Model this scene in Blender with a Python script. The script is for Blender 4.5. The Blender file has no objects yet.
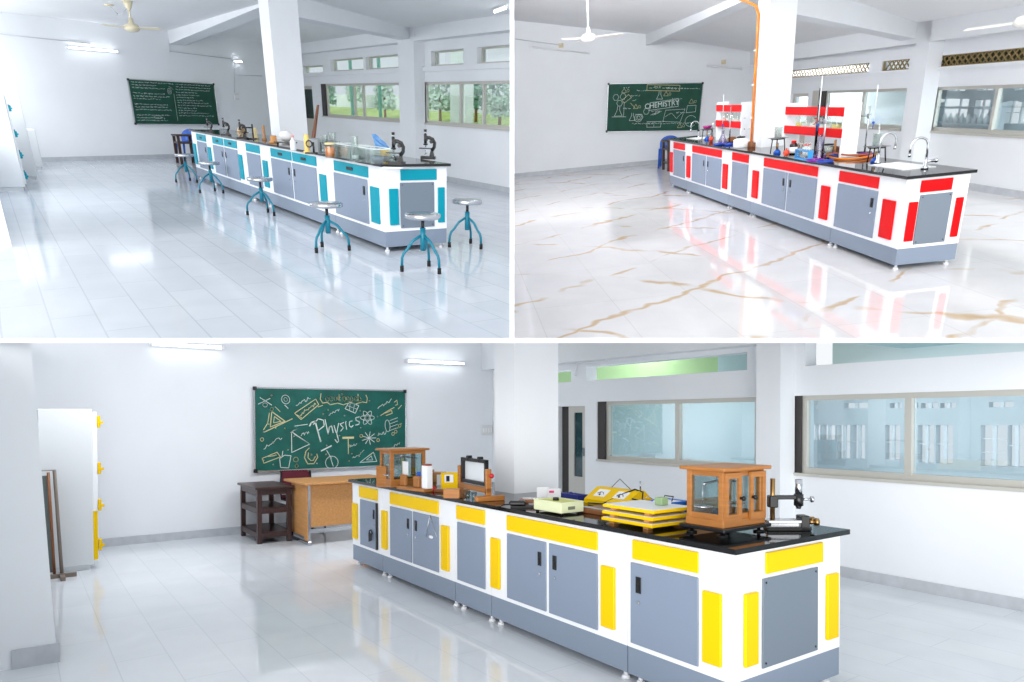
import bpy, bmesh, math, random
import numpy as np
from mathutils import Matrix, Vector
random.seed(7)
SC = bpy.context.scene
COL = SC.collection
PI = math.pi
F, CX, CY = 700.0, 512.0, 430.0

# ------------------------------------------------------------------ places
def ortho(a):
    u, s, v = np.linalg.svd(np.array(a)); return u @ v

class Room:
    def __init__(s, R, T):
        s.R = ortho(R); s.T = np.array(T); s.C = -s.R.T @ s.T; s.clip = []
    def ray(s, px, py): return s.R.T @ np.array([(px-CX)/F, (py-CY)/F, 1.0])
    def _pl(s, ax, v, px, py):
        d = s.ray(px, py); return Vector(s.C + (v-s.C[ax])/d[ax]*d)
    def x(s, px, py, v): return s._pl(0, v, px, py)
    def y(s, px, py, v): return s._pl(1, v, px, py)
    def z(s, px, py, v=0.0): return s._pl(2, v, px, py)
    def h(s, p, row):                       # height above p whose image lies on that row
        c = s.R @ np.array(p) + s.T; k = (row-CY)/F
        return (k*c[2]-c[1])/(s.R[1, 2]-k*s.R[2, 2])
    def side(s, n):                         # a cutting plane through the eye, in this room's axes
        return (Vector(s.C), Vector(s.R.T @ np.array(n, float)))

R1 = Room([[-0.568564, 0.8219, 0.034848], [-0.358982, -0.209771, -0.909466], [0.74018, 0.5296, -0.414316]], [-1.3655, -1.9194, 7.575])
R2 = Room([[-0.077902, 0.993329, -0.085024], [-0.420919, -0.11008, -0.900394], [0.903747, 0.034354, -0.426686]], [3.8042, -1.5832, 6.9755])
R3 = Room([[-0.578232, 0.815866, -0.003169], [-0.012906, -0.013031, -0.999832], [0.81577, 0.578094, -0.018064]], [1.0988, 1.4848, 3.4933])
RC = Room(np.eye(3), [0, 0, 0])             # the building section, seen square on
for r in (R1, R2, R3, RC):
    # world = the physics room's own axes (floor at z = 0)
    A = R3.R.T @ r.R; t = R3.R.T @ (r.T - R3.T)
    r.M = Matrix([[*A[i], t[i]] for i in range(3)] + [[0, 0, 0, 1]])
def keep_above(row): return [0, -F, (row-CY)]
def keep_below(row): return [0, F, -(row-CY)]
def keep_left(col): return [-F, 0, (col-CX)]
def keep_right(col): return [F, 0, -(col-CX)]
R1.clip = [R1.side(keep_left(511.4)), R1.side(keep_above(340.2))]
R2.clip = [R2.side(keep_right(512.6)), R2.side(keep_above(340.2))]
R3.clip = [R3.side(keep_below(340.8))]

# ------------------------------------------------------------------ materials
def srgb(r, g, b):
    f = lambda c: (c/255/12.92) if c/255 <= 0.04045 else ((c/255+0.055)/1.055)**2.4
    return (f(r), f(g), f(b), 1)
_mats = {}
def mat(name, col, rough=0.5, metal=0.0, noise=0.0, nscale=8.0, spec=0.5, emit=0.0, coat=0.0, stretch=None):
    if name in _mats: return _mats[name]
    m = bpy.data.materials.new(name); m.use_nodes = True
    nt = m.node_tree; b = nt.nodes['Principled BSDF']
    c = srgb(*col)
    b.inputs['Base Color'].default_value = c
    b.inputs['Roughness'].default_value = rough
    b.inputs['Metallic'].default_value = metal
    b.inputs['Specular IOR Level'].default_value = spec
    if coat: b.inputs['Coat Weight'].default_value = coat
    if emit:
        b.inputs['Emission Color'].default_value = c
        b.inputs['Emission Strength'].default_value = emit
    if noise:
        tc = nt.nodes.new('ShaderNodeTexCoord'); mp = nt.nodes.new('ShaderNodeMapping')
        nz = nt.nodes.new('ShaderNodeTexNoise'); rp = nt.nodes.new('ShaderNodeValToRGB')
        nz.inputs['Scale'].default_value = nscale; nz.inputs['Detail'].default_value = 4
        if stretch: mp.inputs['Scale'].default_value = stretch
        k0, k1 = 1-noise, 1+noise*0.5
        rp.color_ramp.elements[0].position = 0.3; rp.color_ramp.elements[1].position = 0.7
        rp.color_ramp.elements[0].color = (c[0]*k0, c[1]*k0, c[2]*k0, 1)
        rp.color_ramp.elements[1].color = (min(1, c[0]*k1), min(1, c[1]*k1), min(1, c[2]*k1), 1)
        L = nt.links.new
        L(tc.outputs['Object'], mp.inputs['Vector']); L(mp.outputs['Vector'], nz.inputs['Vector'])
        L(nz.outputs['Fac'], rp.inputs['Fac']); L(rp.outputs['Color'], b.inputs['Base Color'])
    _mats[name] = m
    return m
def glass(name, tint, refl=0.12, clear=0.9, rough=0.02):
    if name in _mats: return _mats[name]
    m = bpy.data.materials.new(name); m.use_nodes = True
    nt = m.node_tree; nt.nodes.remove(nt.nodes['Principled BSDF'])
    out = nt.nodes['Material Output']
    t = nt.nodes.new('ShaderNodeBsdfTransparent'); g = nt.nodes.new('ShaderNodeBsdfGlossy')
    c = srgb(*tint); t.inputs['Color'].default_value = (c[0]*clear, c[1]*clear, c[2]*clear, 1)
    g.inputs['Roughness'].default_value = rough; g.inputs['Color'].default_value = (1, 1, 1, 1)
    mx = nt.nodes.new('ShaderNodeMixShader'); lw = nt.nodes.new('ShaderNodeLayerWeight')
    mt = nt.nodes.new('ShaderNodeMath'); mt.operation = 'MULTIPLY_ADD'
    lw.inputs['Blend'].default_value = 0.35
    nt.links.new(lw.outputs['Fresnel'], mt.inputs[0]); mt.inputs[1].default_value = 0.22; mt.inputs[2].default_value = refl*0.25
    nt.links.new(mt.outputs[0], mx.inputs['Fac']); nt.links.new(t.outputs[0], mx.inputs[1]); nt.links.new(g.outputs[0], mx.inputs[2])
    nt.links.new(mx.outputs[0], out.inputs['Surface'])
    _mats[name] = m
    return m
def tiles(name, base, alt, grout, bw, rh, rough, vein=None, offset=0.5, mortar=0.006, shift=(0, 0, 0)):
    m = bpy.data.materials.new(name); m.use_nodes = True
    nt = m.node_tree; b = nt.nodes['Principled BSDF']; L = nt.links.new; N = nt.nodes.new
    tc = N('ShaderNodeTexCoord'); mp = N('ShaderNodeMapping'); mp.inputs['Location'].default_value = shift
    L(tc.outputs['Object'], mp.inputs['Vector'])
    br = N('ShaderNodeTexBrick'); br.offset = offset; br.squash = 1
    br.inputs['Scale'].default_value = 1; br.inputs['Brick Width'].default_value = bw; br.inputs['Row Height'].default_value = rh
    br.inputs['Mortar Size'].default_value = mortar; br.inputs['Mortar Smooth'].default_value = 0.2; br.inputs['Bias'].default_value = 0
    br.inputs['Color1'].default_value = srgb(*base); br.inputs['Color2'].default_value = srgb(*alt); br.inputs['Mortar'].default_value = srgb(*grout)
    L(mp.outputs['Vector'], br.inputs['Vector'])
    nz = N('ShaderNodeTexNoise'); nz.inputs['Scale'].default_value = 2.2; nz.inputs['Detail'].default_value = 6; nz.inputs['Distortion'].default_value = 0.6
    L(tc.outputs['Object'], nz.inputs['Vector'])
    rp = N('ShaderNodeValToRGB'); rp.color_ramp.elements[0].position = 0.3; rp.color_ramp.elements[1].position = 0.75
    rp.color_ramp.elements[0].color = (0.93, 0.935, 0.94, 1); rp.color_ramp.elements[1].color = (1.02, 1.02, 1.02, 1)
    L(nz.outputs['Fac'], rp.inputs['Fac'])
    mx = N('ShaderNodeMixRGB'); mx.blend_type = 'MULTIPLY'; mx.inputs['Fac'].default_value = 1
    L(br.outputs['Color'], mx.inputs['Color1']); L(rp.outputs['Color'], mx.inputs['Color2'])
    last = mx
    if vein:
        acc = None
        for k, (ang, sc, lo, seed) in enumerate(((0.62, 0.26, 0.50, 3.0), (-0.75, 0.21, 0.53, 11.0))):
            wv = N('ShaderNodeTexWave'); wv.wave_type = 'BANDS'; wv.bands_direction = 'X'; wv.wave_profile = 'SIN'
            mp2 = N('ShaderNodeMapping'); mp2.inputs['Rotation'].default_value = (0, 0, ang); mp2.inputs['Location'].default_value = (seed, 0, 0)
            L(tc.outputs['Object'], mp2.inputs['Vector']); L(mp2.outputs['Vector'], wv.inputs['Vector'])
            wv.inputs['Scale'].default_value = sc; wv.inputs['Distortion'].default_value = 3.2; wv.inputs['Detail'].default_value = 4; wv.inputs['Detail Scale'].default_value = 1.8; wv.inputs['Detail Roughness'].default_value = 0.62
            r2 = N('ShaderNodeValToRGB'); e = r2.color_ramp.elements
            e[0].position = 0.989; e[0].color = (0, 0, 0, 1); e[1].position = 0.999; e[1].color = (1, 1, 1, 1)
            L(wv.outputs['Fac'], r2.inputs['Fac'])
            n3 = N('ShaderNodeTexNoise'); n3.inputs['Scale'].default_value = 1.3; L(mp2.outputs['Vector'], n3.inputs['Vector'])
            r3 = N('ShaderNodeValToRGB'); r3.color_ramp.elements[0].position = lo-.05; r3.color_ramp.elements[1].position = lo+.06
            L(n3.outputs['Fac'], r3.inputs['Fac'])
            mm = N('ShaderNodeMath'); mm.operation = 'MULTIPLY'; L(r2.outputs['Color'], mm.inputs[0]); L(r3.outputs['Color'], mm.inputs[1])
            if acc is None: acc = mm
            else:
                mx2 = N('ShaderNodeMath'); mx2.operation = 'MAXIMUM'; L(acc.outputs[0], mx2.inputs[0]); L(mm.outputs[0], mx2.inputs[1]); acc = mx2
        mm = acc
        mv = N('ShaderNodeMixRGB'); L(mm.outputs[0], mv.inputs['Fac']); L(mx.outputs['Color'], mv.inputs['Color1']); mv.inputs['Color2'].default_value = srgb(*vein)
        last = mv
    L(last.outputs['Color'], b.inputs['Base Color'])
    b.inputs['Roughness'].default_value = rough; b.inputs['Specular IOR Level'].default_value = 0.42
    return m

# ------------------------------------------------------------------ mesh builder
class MB:
    def __init__(s): s.bm = bmesh.new()
    def face(s, pts, smooth=False):
        f = s.bm.faces.new([s.bm.verts.new(p) for p in pts]); f.smooth = smooth; return s
    def hexa(s, p):                          # p: 4 bottom, 4 top, counter-clockwise
        v = [s.bm.verts.new(q) for q in p]
        for q in ((3, 2, 1, 0), (4, 5, 6, 7), (0, 1, 5, 4), (1, 2, 6, 5), (2, 3, 7, 6), (3, 0, 4, 7)):
            s.bm.faces.new([v[i] for i in q])
        return s
    def box(s, x0, x1, y0, y1, z0, z1, bev=0.0):
        x0, x1 = min(x0, x1), max(x0, x1); y0, y1 = min(y0, y1), max(y0, y1); z0, z1 = min(z0, z1), max(z0, z1)
        n0 = len(s.bm.edges); s.bm.edges.index_update()
        old = set(s.bm.edges)
        s.hexa([(x0, y0, z0), (x1, y0, z0), (x1, y1, z0), (x0, y1, z0), (x0, y0, z1), (x1, y0, z1), (x1, y1, z1), (x0, y1, z1)])
        if bev > 0:
            es = [e for e in s.bm.edges if e not in old]
            bmesh.ops.bevel(s.bm, geom=es, offset=bev, segments=1, affect='EDGES', profile=0.5)
        return s
    def cyl(s, p0, p1, r0, r1=None, seg=12, cap=True):
        return s.tube([p0, p1], r0, seg, cap, r1)
    def tube(s, pts, r, seg=8, cap=True, r1=None, closed=False):
        pts = [Vector(p) for p in pts]; n = len(pts); rings = []
        up = None
        for i, p in enumerate(pts):
            if closed: d = (pts[(i+1) % n]-pts[i-1])
            else: d = (pts[min(i+1, n-1)]-pts[max(i-1, 0)])
            d.normalize()
            if up is None:
                up = Vector((0, 0, 1)) if abs(d.z) < 0.9 else Vector((1, 0, 0))
            a = (up - d*up.dot(d)).normalized(); up = a; b = d.cross(a)
            rr = r if r1 is None else r+(r1-r)*i/(n-1)
            rings.append([s.bm.verts.new(p + (a*math.cos(2*PI*k/seg)+b*math.sin(2*PI*k/seg))*rr) for k in range(seg)])
        m = n if closed else n-1
        for i in range(m):
            A, B = rings[i], rings[(i+1) % n]
            for k in range(seg):
                f = s.bm.faces.new([A[k], A[(k+1) % seg], B[(k+1) % seg], B[k]]); f.smooth = True
        if cap and not closed:
            s.bm.faces.new(rings[0][::-1]); s.bm.faces.new(rings[-1])
        return s
    def lathe(s, prof, at=(0, 0, 0), seg=16, rot=None):
        rings = []; at = Vector(at)
        for r, z in prof:
            if r < 1e-6:
                v = Vector((0, 0, z)); v = rot @ v if rot else v
                rings.append([s.bm.verts.new(at+v)])
            else:
                q = []
                for k in range(seg):
                    v = Vector((r*math.cos(2*PI*k/seg), r*math.sin(2*PI*k/seg), z)); v = rot @ v if rot else v
                    q.append(s.bm.verts.new(at+v))
                rings.append(q)
        for A, B in zip(rings, rings[1:]):
            if len(A) == 1 and len(B) == 1: continue
            for k in range(seg):
                k2 = (k+1) % seg
                if len(A) == 1: vs = [A[0], B[k2], B[k]]
                elif len(B) == 1: vs = [A[k], A[k2], B[0]]
                else: vs = [A[k], A[k2], B[k2], B[k]]
                f = s.bm.faces.new(vs); f.smooth = True
        return s
    def ball(s, c, r, n=8, sq=(1, 1, 1)):
        k0 = len(s.bm.verts)
        prof = [(r*math.sin(PI*i/n), -r*math.cos(PI*i/n)) for i in range(n+1)]
        prof[0] = (0, -r); prof[-1] = (0, r)
        m = Matrix.Diagonal(Vector(sq))
        return s.lathe(prof, c, 2*n, m)
    def prism(s, poly, y0, y1, axis='y'):    # poly in the two other axes
        def P(a, b, c): return {'y': (a, c, b), 'x': (c, a, b), 'z': (a, b, c)}[axis]
        A = [s.bm.verts.new(P(a, b, y0)) for a, b in poly]; B = [s.bm.verts.new(P(a, b, y1)) for a, b in poly]
        n = len(poly)
        s.bm.faces.new(A); s.bm.faces.new(B[::-1])
        for i in range(n): s.bm.faces.new([A[i], B[i], B[(i+1) % n], A[(i+1) % n]])
        return s
    def grid(s, us, vs, w0, w1, holes, put):  # a slab in (u, v) from w0 to w1 with rectangular holes
        inside = lambda u, v: any(a < u < b and c < v < d for a, b, c, d in holes)
        nu, nv = len(us)-1, len(vs)-1
        solid = [[not inside((us[i]+us[i+1])/2, (vs[j]+vs[j+1])/2) for j in range(nv)] for i in range(nu)]
        S = lambda i, j: 0 <= i < nu and 0 <= j < nv and solid[i][j]
        for i in range(nu):
            for j in range(nv):
                if not solid[i][j]: continue
                a, b, c, d = us[i], us[i+1], vs[j], vs[j+1]
                s.face([put(a, c, w0), put(b, c, w0), put(b, d, w0), put(a, d, w0)])
                s.face([put(a, d, w1), put(b, d, w1), put(b, c, w1), put(a, c, w1)])
                if not S(i-1, j): s.face([put(a, c, w0), put(a, d, w0), put(a, d, w1), put(a, c, w1)])
                if not S(i+1, j): s.face([put(b, d, w0), put(b, c, w0), put(b, c, w1), put(b, d, w1)])
                if not S(i, j-1): s.face([put(b, c, w0), put(a, c, w0), put(a, c, w1), put(b, c, w1)])
                if not S(i, j+1): s.face([put(a, d, w0), put(b, d, w0), put(b, d, w1), put(a, d, w1)])
        return s
    def slab(s, u0, u1, v0, v1, w0, w1, holes, axis):
        us = sorted({u0, u1, *[min(max(q, u0), u1) for h in holes for q in h[:2]]}); vs = sorted({v0, v1, *[min(max(q, v0), v1) for h in holes for q in h[2:]]})
        put = {'y': lambda u, v, w: (u, w, v), 'x': lambda u, v, w: (w, u, v), 'z': lambda u, v, w: (u, v, w)}[axis]
        return s.grid(us, vs, w0, w1, holes, put)
    def stroke(s, pts, w, y=0.0):             # flat chalk stroke in the x-z plane facing +y
        for (a, b), (c, d) in zip(pts, pts[1:]):
            L = math.hypot(c-a, d-b)
            if L < 1e-6: continue
            ex, ez = (c-a)/L*w*0.35, (d-b)/L*w*0.35; nx, nz = -(d-b)/L*w/2, (c-a)/L*w/2
            s.face([(a-ex+nx, y, b-ez+nz), (c+ex+nx, y, d+ez+nz), (c+ex-nx, y, d+ez-nz), (a-ex-nx, y, b-ez-nz)])
        return s
    def build(s, name, m, parent=None, room=None, loc=(0, 0, 0), rot=0.0, clip=False, merge=True):
        bm = s.bm
        if merge: bmesh.ops.remove_doubles(bm, verts=bm.verts, dist=1e-5)
        if clip:
            mi = (Matrix.Translation(loc) @ Matrix.Rotation(rot, 4, 'Z')).inverted()
            for co, no in room.clip:
                bmesh.ops.bisect_plane(bm, geom=bm.verts[:]+bm.edges[:]+bm.faces[:], plane_co=mi @ co, plane_no=mi.to_3x3() @ no, clear_inner=True)
        bmesh.ops.recalc_face_normals(bm, faces=bm.faces)
        me = bpy.data.meshes.new(name); bm.to_mesh(me); bm.free()
        if m is not None: me.materials.append(m)
        o = bpy.data.objects.new(name, me); COL.objects.link(o)
        if parent is not None: o.parent = parent
        elif room is not None: o.matrix_world = room.M @ Matrix.Translation(loc) @ Matrix.Rotation(rot, 4, 'Z')
        return o

def tag(o, label, cat, group=None):
    o['label'] = label; o['category'] = cat
    if group: o['group'] = group
    return o
def struct(o, label=None, cat=None):
    o['kind'] = 'structure'
    if label: o['label'] = label
    if cat: o['category'] = cat
    return o
def thing(room, name, label, cat, loc=(0, 0, 0), rot=0.0, group=None):
    o = bpy.data.objects.new(name, None); COL.objects.link(o); o.empty_display_size = 0.1
    o.matrix_world = room.M @ Matrix.Translation(loc) @ Matrix.Rotation(rot, 4, 'Z')
    return tag(o, label, cat, group)
def kids(o): return [c for c in list(COL.objects) if c.parent == o]
def dup(root, room, loc, rot, label, scale=1.0):
    r = root.copy(); COL.objects.link(r)
    r.matrix_world = room.M @ Matrix.Translation(loc) @ Matrix.Rotation(rot, 4, 'Z') @ Matrix.Scale(scale, 4)
    r['label'] = label
    for ch in kids(root):
        c = ch.copy(); COL.objects.link(c); c.parent = r
        for g in kids(ch):
            d = g.copy(); COL.objects.link(d); d.parent = c
    return r
def text_faces(body, size, shear=0.0):
    cu = bpy.data.curves.new('txt', 'FONT'); cu.body = body; cu.size = size; cu.shear = shear; cu.align_x = 'CENTER'; cu.align_y = 'CENTER'
    o = bpy.data.objects.new('txt', cu); COL.objects.link(o)
    dg = bpy.context.evaluated_depsgraph_get(); me = bpy.data.meshes.new_from_object(o.evaluated_get(dg))
    res = ([v.co.copy() for v in me.vertices], [list(p.vertices) for p in me.polygons])
    bpy.data.objects.remove(o); bpy.data.curves.remove(cu); bpy.data.meshes.remove(me)
    return res
def put_text(mb, body, size, cx, cz, ang=0.0, y=0.0, shear=0.0, mirror=True):
    vs, fs = text_faces(body, size, shear); ca, sa = math.cos(ang), math.sin(ang)
    V = [mb.bm.verts.new((cx+(v.x*ca-v.y*sa)*(1), y, cz+(v.x*sa+v.y*ca))) for v in vs]
    for f in fs:
        try: mb.bm.faces.new([V[i] for i in f])
        except ValueError: pass

# ------------------------------------------------------------------ palette
WALL = mat('white_wall_paint', (240, 243, 247), 0.85, noise=0.02, nscale=1.5, spec=0.2)
CEIL = mat('white_ceiling_paint', (246, 247, 249), 0.9, noise=0.02, nscale=1.2, spec=0.2)
SKIRT = mat('grey_marble_skirting', (196, 200, 206), 0.35, noise=0.1, nscale=9)
WHITE = mat('white_powder_coat', (244, 246, 250), 0.35)
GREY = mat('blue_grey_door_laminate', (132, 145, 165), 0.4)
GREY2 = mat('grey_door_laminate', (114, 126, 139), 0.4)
PLINTH = mat('grey_plinth_laminate', (130, 143, 161), 0.4)
TEAL = mat('teal_laminate', (0, 148, 168), 0.4, spec=0.2)
RED = mat('red_laminate', (222, 6, 14), 0.4, spec=0.15)
YEL = mat('yellow_laminate', (243, 199, 0), 0.4, spec=0.15)
GRAN = mat('black_granite', (16, 17, 19), 0.06, noise=0.4, nscale=120, spec=0.6)
BLACK = mat('black_plastic', (18, 18, 20), 0.4)
BLKMET = mat('black_enamel', (14, 15, 18), 0.25, spec=0.6)
CHROME = mat('chrome', (205, 208, 212), 0.12, metal=1.0)
STEEL = mat('brushed_steel', (196, 198, 202), 0.22, metal=1.0)
ALU = mat('window_aluminium', (208, 206, 198), 0.4, metal=0.35)
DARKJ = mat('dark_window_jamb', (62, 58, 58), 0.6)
RUB = mat('black_rubber', (25, 25, 27), 0.8)
TEALM = mat('teal_painted_steel', (0, 120, 144), 0.35)
WOODO = mat('orange_varnished_wood', (178, 116, 56), 0.4, noise=0.2, nscale=6, stretch=(1, 1, 8))
WOODL = mat('light_beech_wood', (206, 148, 88), 0.4, noise=0.15, nscale=5, stretch=(1, 8, 8))
WOODB = mat('brown_wood', (140, 86, 50), 0.45, noise=0.25, nscale=6, stretch=(8, 1, 1))
WOODD = mat('dark_brown_wood', (62, 38, 36), 0.35, noise=0.3, nscale=6, stretch=(8, 8, 1))
PAPER = mat('white_paper', (244, 245, 247), 0.8)
BLUEP = mat('blue_plastic', (26, 88, 190), 0.35)
BOARD = mat('green_chalkboard', (14, 74, 58), 0.7, noise=0.3, nscale=3.5)
BOARD3 = mat('teal_green_chalkboard', (8, 96, 86), 0.7, noise=0.3, nscale=4)
CHALK = mat('white_chalk', (214, 226, 222), 0.9)
CHALKC = mat('cream_chalk', (214, 206, 158), 0.9)
LAMP = mat('lit_fluorescent_tube', (246, 250, 255), 0.5, emit=9.0)
TUBE_OFF = mat('unlit_tube', (236, 238, 240), 0.3)
CREAM = mat('cream_enamel', (226, 216, 186), 0.4)
GL = glass('clear_glass', (235, 245, 246), 0.2, 0.93)
PANE = glass('window_glass', (244, 249, 250), 0.16, 0.98)
BOTT = glass('bottle_glass', (246, 250, 248), 0.3, 0.98)
AMBER = mat('amber_specimen', (196, 110, 24), 0.3)
PURP = mat('violet_liquid', (140, 30, 150), 0.2)
ORANGE = mat('orange_tubing', (232, 126, 20), 0.4)
# ------------------------------------------------------------------ the building section between the three rooms
b = MB(); zf, zb = 4.2, 6.4
ya = lambda row, z: (row-CY)/F*z
b.hexa([(-3.5, ya(342.8, zf), zf), (3.5, ya(342.8, zf), zf), (5.3, ya(342.8, zb), zb), (-5.3, ya(342.8, zb), zb),
        (-3.5, ya(338.2, zf), zf), (3.5, ya(338.2, zf), zf), (5.3, ya(338.2, zb), zb), (-5.3, ya(338.2, zb), zb)])
struct(b.build('trim_1', WHITE, room=RC), 'white edge of the floor slab between the upper and lower rooms', 'slab edge')
b = MB()
b.prism([(ya(338.5, zf), zf), (ya(338.5, 20), 20), (-14, 20), (-3.3, zf)], -0.0128, 0.0128, 'x')
struct(b.build('wall_middle', WHITE, room=RC), 'thin white partition between the two upper rooms', 'wall')

def window(rm, n, x0, x1, z0, z1, y, splits, pane=PANE, jamb=0.0, fw=0.05, clip=True, depth=0.06, label=None):
    """aluminium sliding window lying in a wall of constant y; x1 is the far end"""
    f = MB(); xa = x0; xb = x1-jamb
    f.slab(xa, xb, z0, z1, y, y+depth, [(xa+fw, xb-fw, z0+fw*1.2, z1-fw)], 'y')
    o = struct(f.build('window_%d' % n, ALU, room=rm, clip=clip), label or 'aluminium framed sliding window', 'window')
    pts = [xa+fw]+list(splits)+[xb-fw]
    for k, s in enumerate(splits):
        m = MB(); m.box(s-fw*0.6, s+fw*0.6, y-0.015, y+depth*0.8, z0+fw, z1-fw)
        m.build('mullion', ALU, clip=clip, room=rm, parent=o)
    for a, c in zip(pts, pts[1:]):
        p = MB(); p.box(a, c, y+depth*0.5, y+depth*0.5+0.006, z0+fw, z1-fw)
        p.build('pane', pane, clip=clip, room=rm, parent=o)
    if jamb:
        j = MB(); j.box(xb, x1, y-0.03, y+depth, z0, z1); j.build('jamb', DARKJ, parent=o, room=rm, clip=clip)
    s = MB(); s.box(x0, x1, y-0.07, y-.001, z0-0.025, z0+.004); s.build('sill', ALU, parent=o, room=rm, clip=clip)
    return o
def beam(rm, a, bb, w, hgt, name='trim_2', m=None):
    """a, bb: lower edge ends on the seen face; w: vector across; hgt: height"""
    a, bb, w = Vector(a), Vector(bb), Vector(w); up = Vector((0, 0, hgt))
    o = MB(); o.hexa([a, bb, bb+w, a+w, a+up, bb+up, bb+w+up, a+w+up])
    return struct(o.build(name, m or WALL, room=rm, clip=True), 'white ceiling beam', 'beam')

FLOOR1 = tiles('pale_blue_grey_floor_tiles', (209, 216, 225), (204, 211, 221), (188, 196, 207), 0.96, 0.285, 0.09, shift=(0.36, 0.06, 0))
FLOOR2 = tiles('cream_marble_tiles_gold_veins', (234, 233, 234), (230, 229, 231), (216, 214, 214), 1.42, 0.76, 0.05, vein=(208, 182, 148), offset=0.0, mortar=0.004, shift=(0.0, 0.56, 0))
FLOOR3 = tiles('pale_grey_floor_tiles', (232, 236, 241), (227, 232, 238), (216, 222, 228), 1.15, 0.30, 0.07, mortar=0.004)

# ================================================================== ROOM 1: biology laboratory
r = R1
YW1, XF1, TAN1 = 4.80, 14.05, math.tan(math.radians(20))
far1 = lambda y: XF1+y*TAN1
b = MB(); b.box(-5, 17, -4.2, 5.0, -0.08, 0.0); struct(b.build('floor', FLOOR1, room=r, clip=True), 'pale blue grey tiled floor of the biology room', 'floor')
b = MB(); b.hexa([(far1(-3.6), -3.6, 0), (far1(5.1), 5.1, 0), (far1(5.1)+.15, 5.1, 0), (far1(-3.6)+.15, -3.6, 0), (far1(-3.6), -3.6, 3.1), (far1(5.1), 5.1, 3.1), (far1(5.1)+.15, 5.1, 3.1), (far1(-3.6)+.15, -3.6, 3.1)])
struct(b.build('wall_far', WALL, room=r, clip=True))
b = MB(); b.slab(2.3, 14, 0, 3.1, -3.7, -3.5, [(2.5, 5.4, .9, 2.85), (5.8, 8.8, .9, 2.85), (9.2, 13, .9, 2.85)], 'y'); struct(b.build('wall_left', WALL, room=r, clip=True))  # out of view; its openings are assumed, cut to let the added light in
b = MB(); b.box(1.79, 2.25, -3.95, -3.31, 0, 2.97); struct(b.build('column', WALL, room=r, clip=True), 'white pillar at the left edge of the biology room', 'pillar')
b = MB(); b.box(1.7, 16.2, -3.7, 5.0, 2.97, 3.1); struct(b.build('ceiling', CEIL, room=r, clip=True))
b = MB(); b.hexa([(far1(-3.4)-.02, -3.4, 0), (far1(4.8)-.02, 4.8, 0), (far1(4.8), 4.8, 0), (far1(-3.4), -3.4, 0), (far1(-3.4)-.02, -3.4, .1), (far1(4.8)-.02, 4.8, .1), (far1(4.8), 4.8, .1), (far1(-3.4), -3.4, .1)])
struct(b.build('baseboard_far', SKIRT, room=r, clip=True))
b = MB(); b.box(2.8, 15.6, YW1-.02, YW1, 0, .1); struct(b.build('baseboard_right', SKIRT, room=r, clip=True))
cl = []
for xa, xb in ((431, 463.5), (477, 530), (330, 363), (365.5, 404)):
    cl.append((r.y(xb, 60, YW1).x, r.y(xa, 60, YW1).x, 2.25, 2.53))
cl.append((r.y(323, 72, YW1).x, r.y(303, 72, YW1).x, 2.2, 2.42))
dh = (r.y(313.5, 110, YW1).x, r.y(299, 110, YW1).x, 0.0, 1.9)
holes = [(3.9, 8.2, 1.127, 1.95), (9.1, 14.2, 1.127, 1.95), dh]+cl
b = MB(); b.slab(2.8, 16.2, 0, 2.97, YW1, YW1+.2, holes, 'y'); struct(b.build('wall_right', WALL, room=r, clip=True))
b = MB(); b.box(2.8, 16, YW1-.24, YW1, 2.72, 2.97); struct(b.build('trim_2', WALL, room=r, clip=True), 'white beam over the right wall windows', 'beam')
b = MB(); b.box(2.8, 16, YW1-.05, YW1, 2.15, 2.24); struct(b.build('trim_3', WALL, room=r, clip=True), 'white ledge under the high windows', 'ledge')
b = MB(); b.box(8.0, 8.75, YW1-.25, YW1, 0, 2.97); struct(b.build('column', WALL, room=r, clip=True), 'white pilaster between the two windows of the biology room', 'pillar')
b = MB(); b.box(5.03, 5.5, .59, 1.04, 0.86, 2.97); struct(b.build('column', WALL, room=r, clip=True), 'square white column rising through the teal bench', 'pillar')
b = MB(); b.box(5.09, 5.45, 1.12, 1.22, 0.0, 2.97)
A, B = r.x(303, 15, 5.03), r.y(405, 39, YW1-.25)
beam(r, (5.03, .6, A.z), (B.x, B.y+.25, B.z), (.45, 0, 0), .4)
bf, bn = r.x(169, 44, far1(1.0)), r.y(262, 6, 1.06)
beam(r, (bf.x+.1, 1.0, bf.z), (bn.x-0.1, 1.06, bn.z), (0, .38, 0), .55)
window(r, 1, 3.9, 8.2, 1.127, 1.95, YW1+.04, [r.y(482, 100, YW1).x, r.y(459, 100, YW1).x], jamb=.14, label='near aluminium window with garden view in the biology room')
window(r, 2, 9.1, 14.2, 1.127, 1.95, YW1+.04, [r.y(362, 100, YW1).x, r.y(353, 100, YW1).x], jamb=.3, label='far aluminium window with garden view in the biology room')
for k, (xa, xb, za, zb2) in enumerate(cl): window(r, 3+k, xa, xb, za, zb2, YW1+.1, [], fw=.025, label='high clerestory window in the biology room')
# door by the far corner
d = MB(); d.slab(dh[0], dh[1], 0, 1.9, YW1+.05, YW1+.09, [(dh[0]+.07, dh[1]-.07, 1.03, 1.82)], 'y')
o = struct(d.build('door_1', ALU, room=r, clip=True), 'half glazed white door beside the biology column', 'door')
d = MB(); d.box(dh[0]+.07, dh[1]-.07, YW1+.065, YW1+.07, 1.03, 1.82); d.build('pane', glass('dark_door_glass', (120, 140, 145), .2, .7), parent=o, room=r, clip=True)
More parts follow.
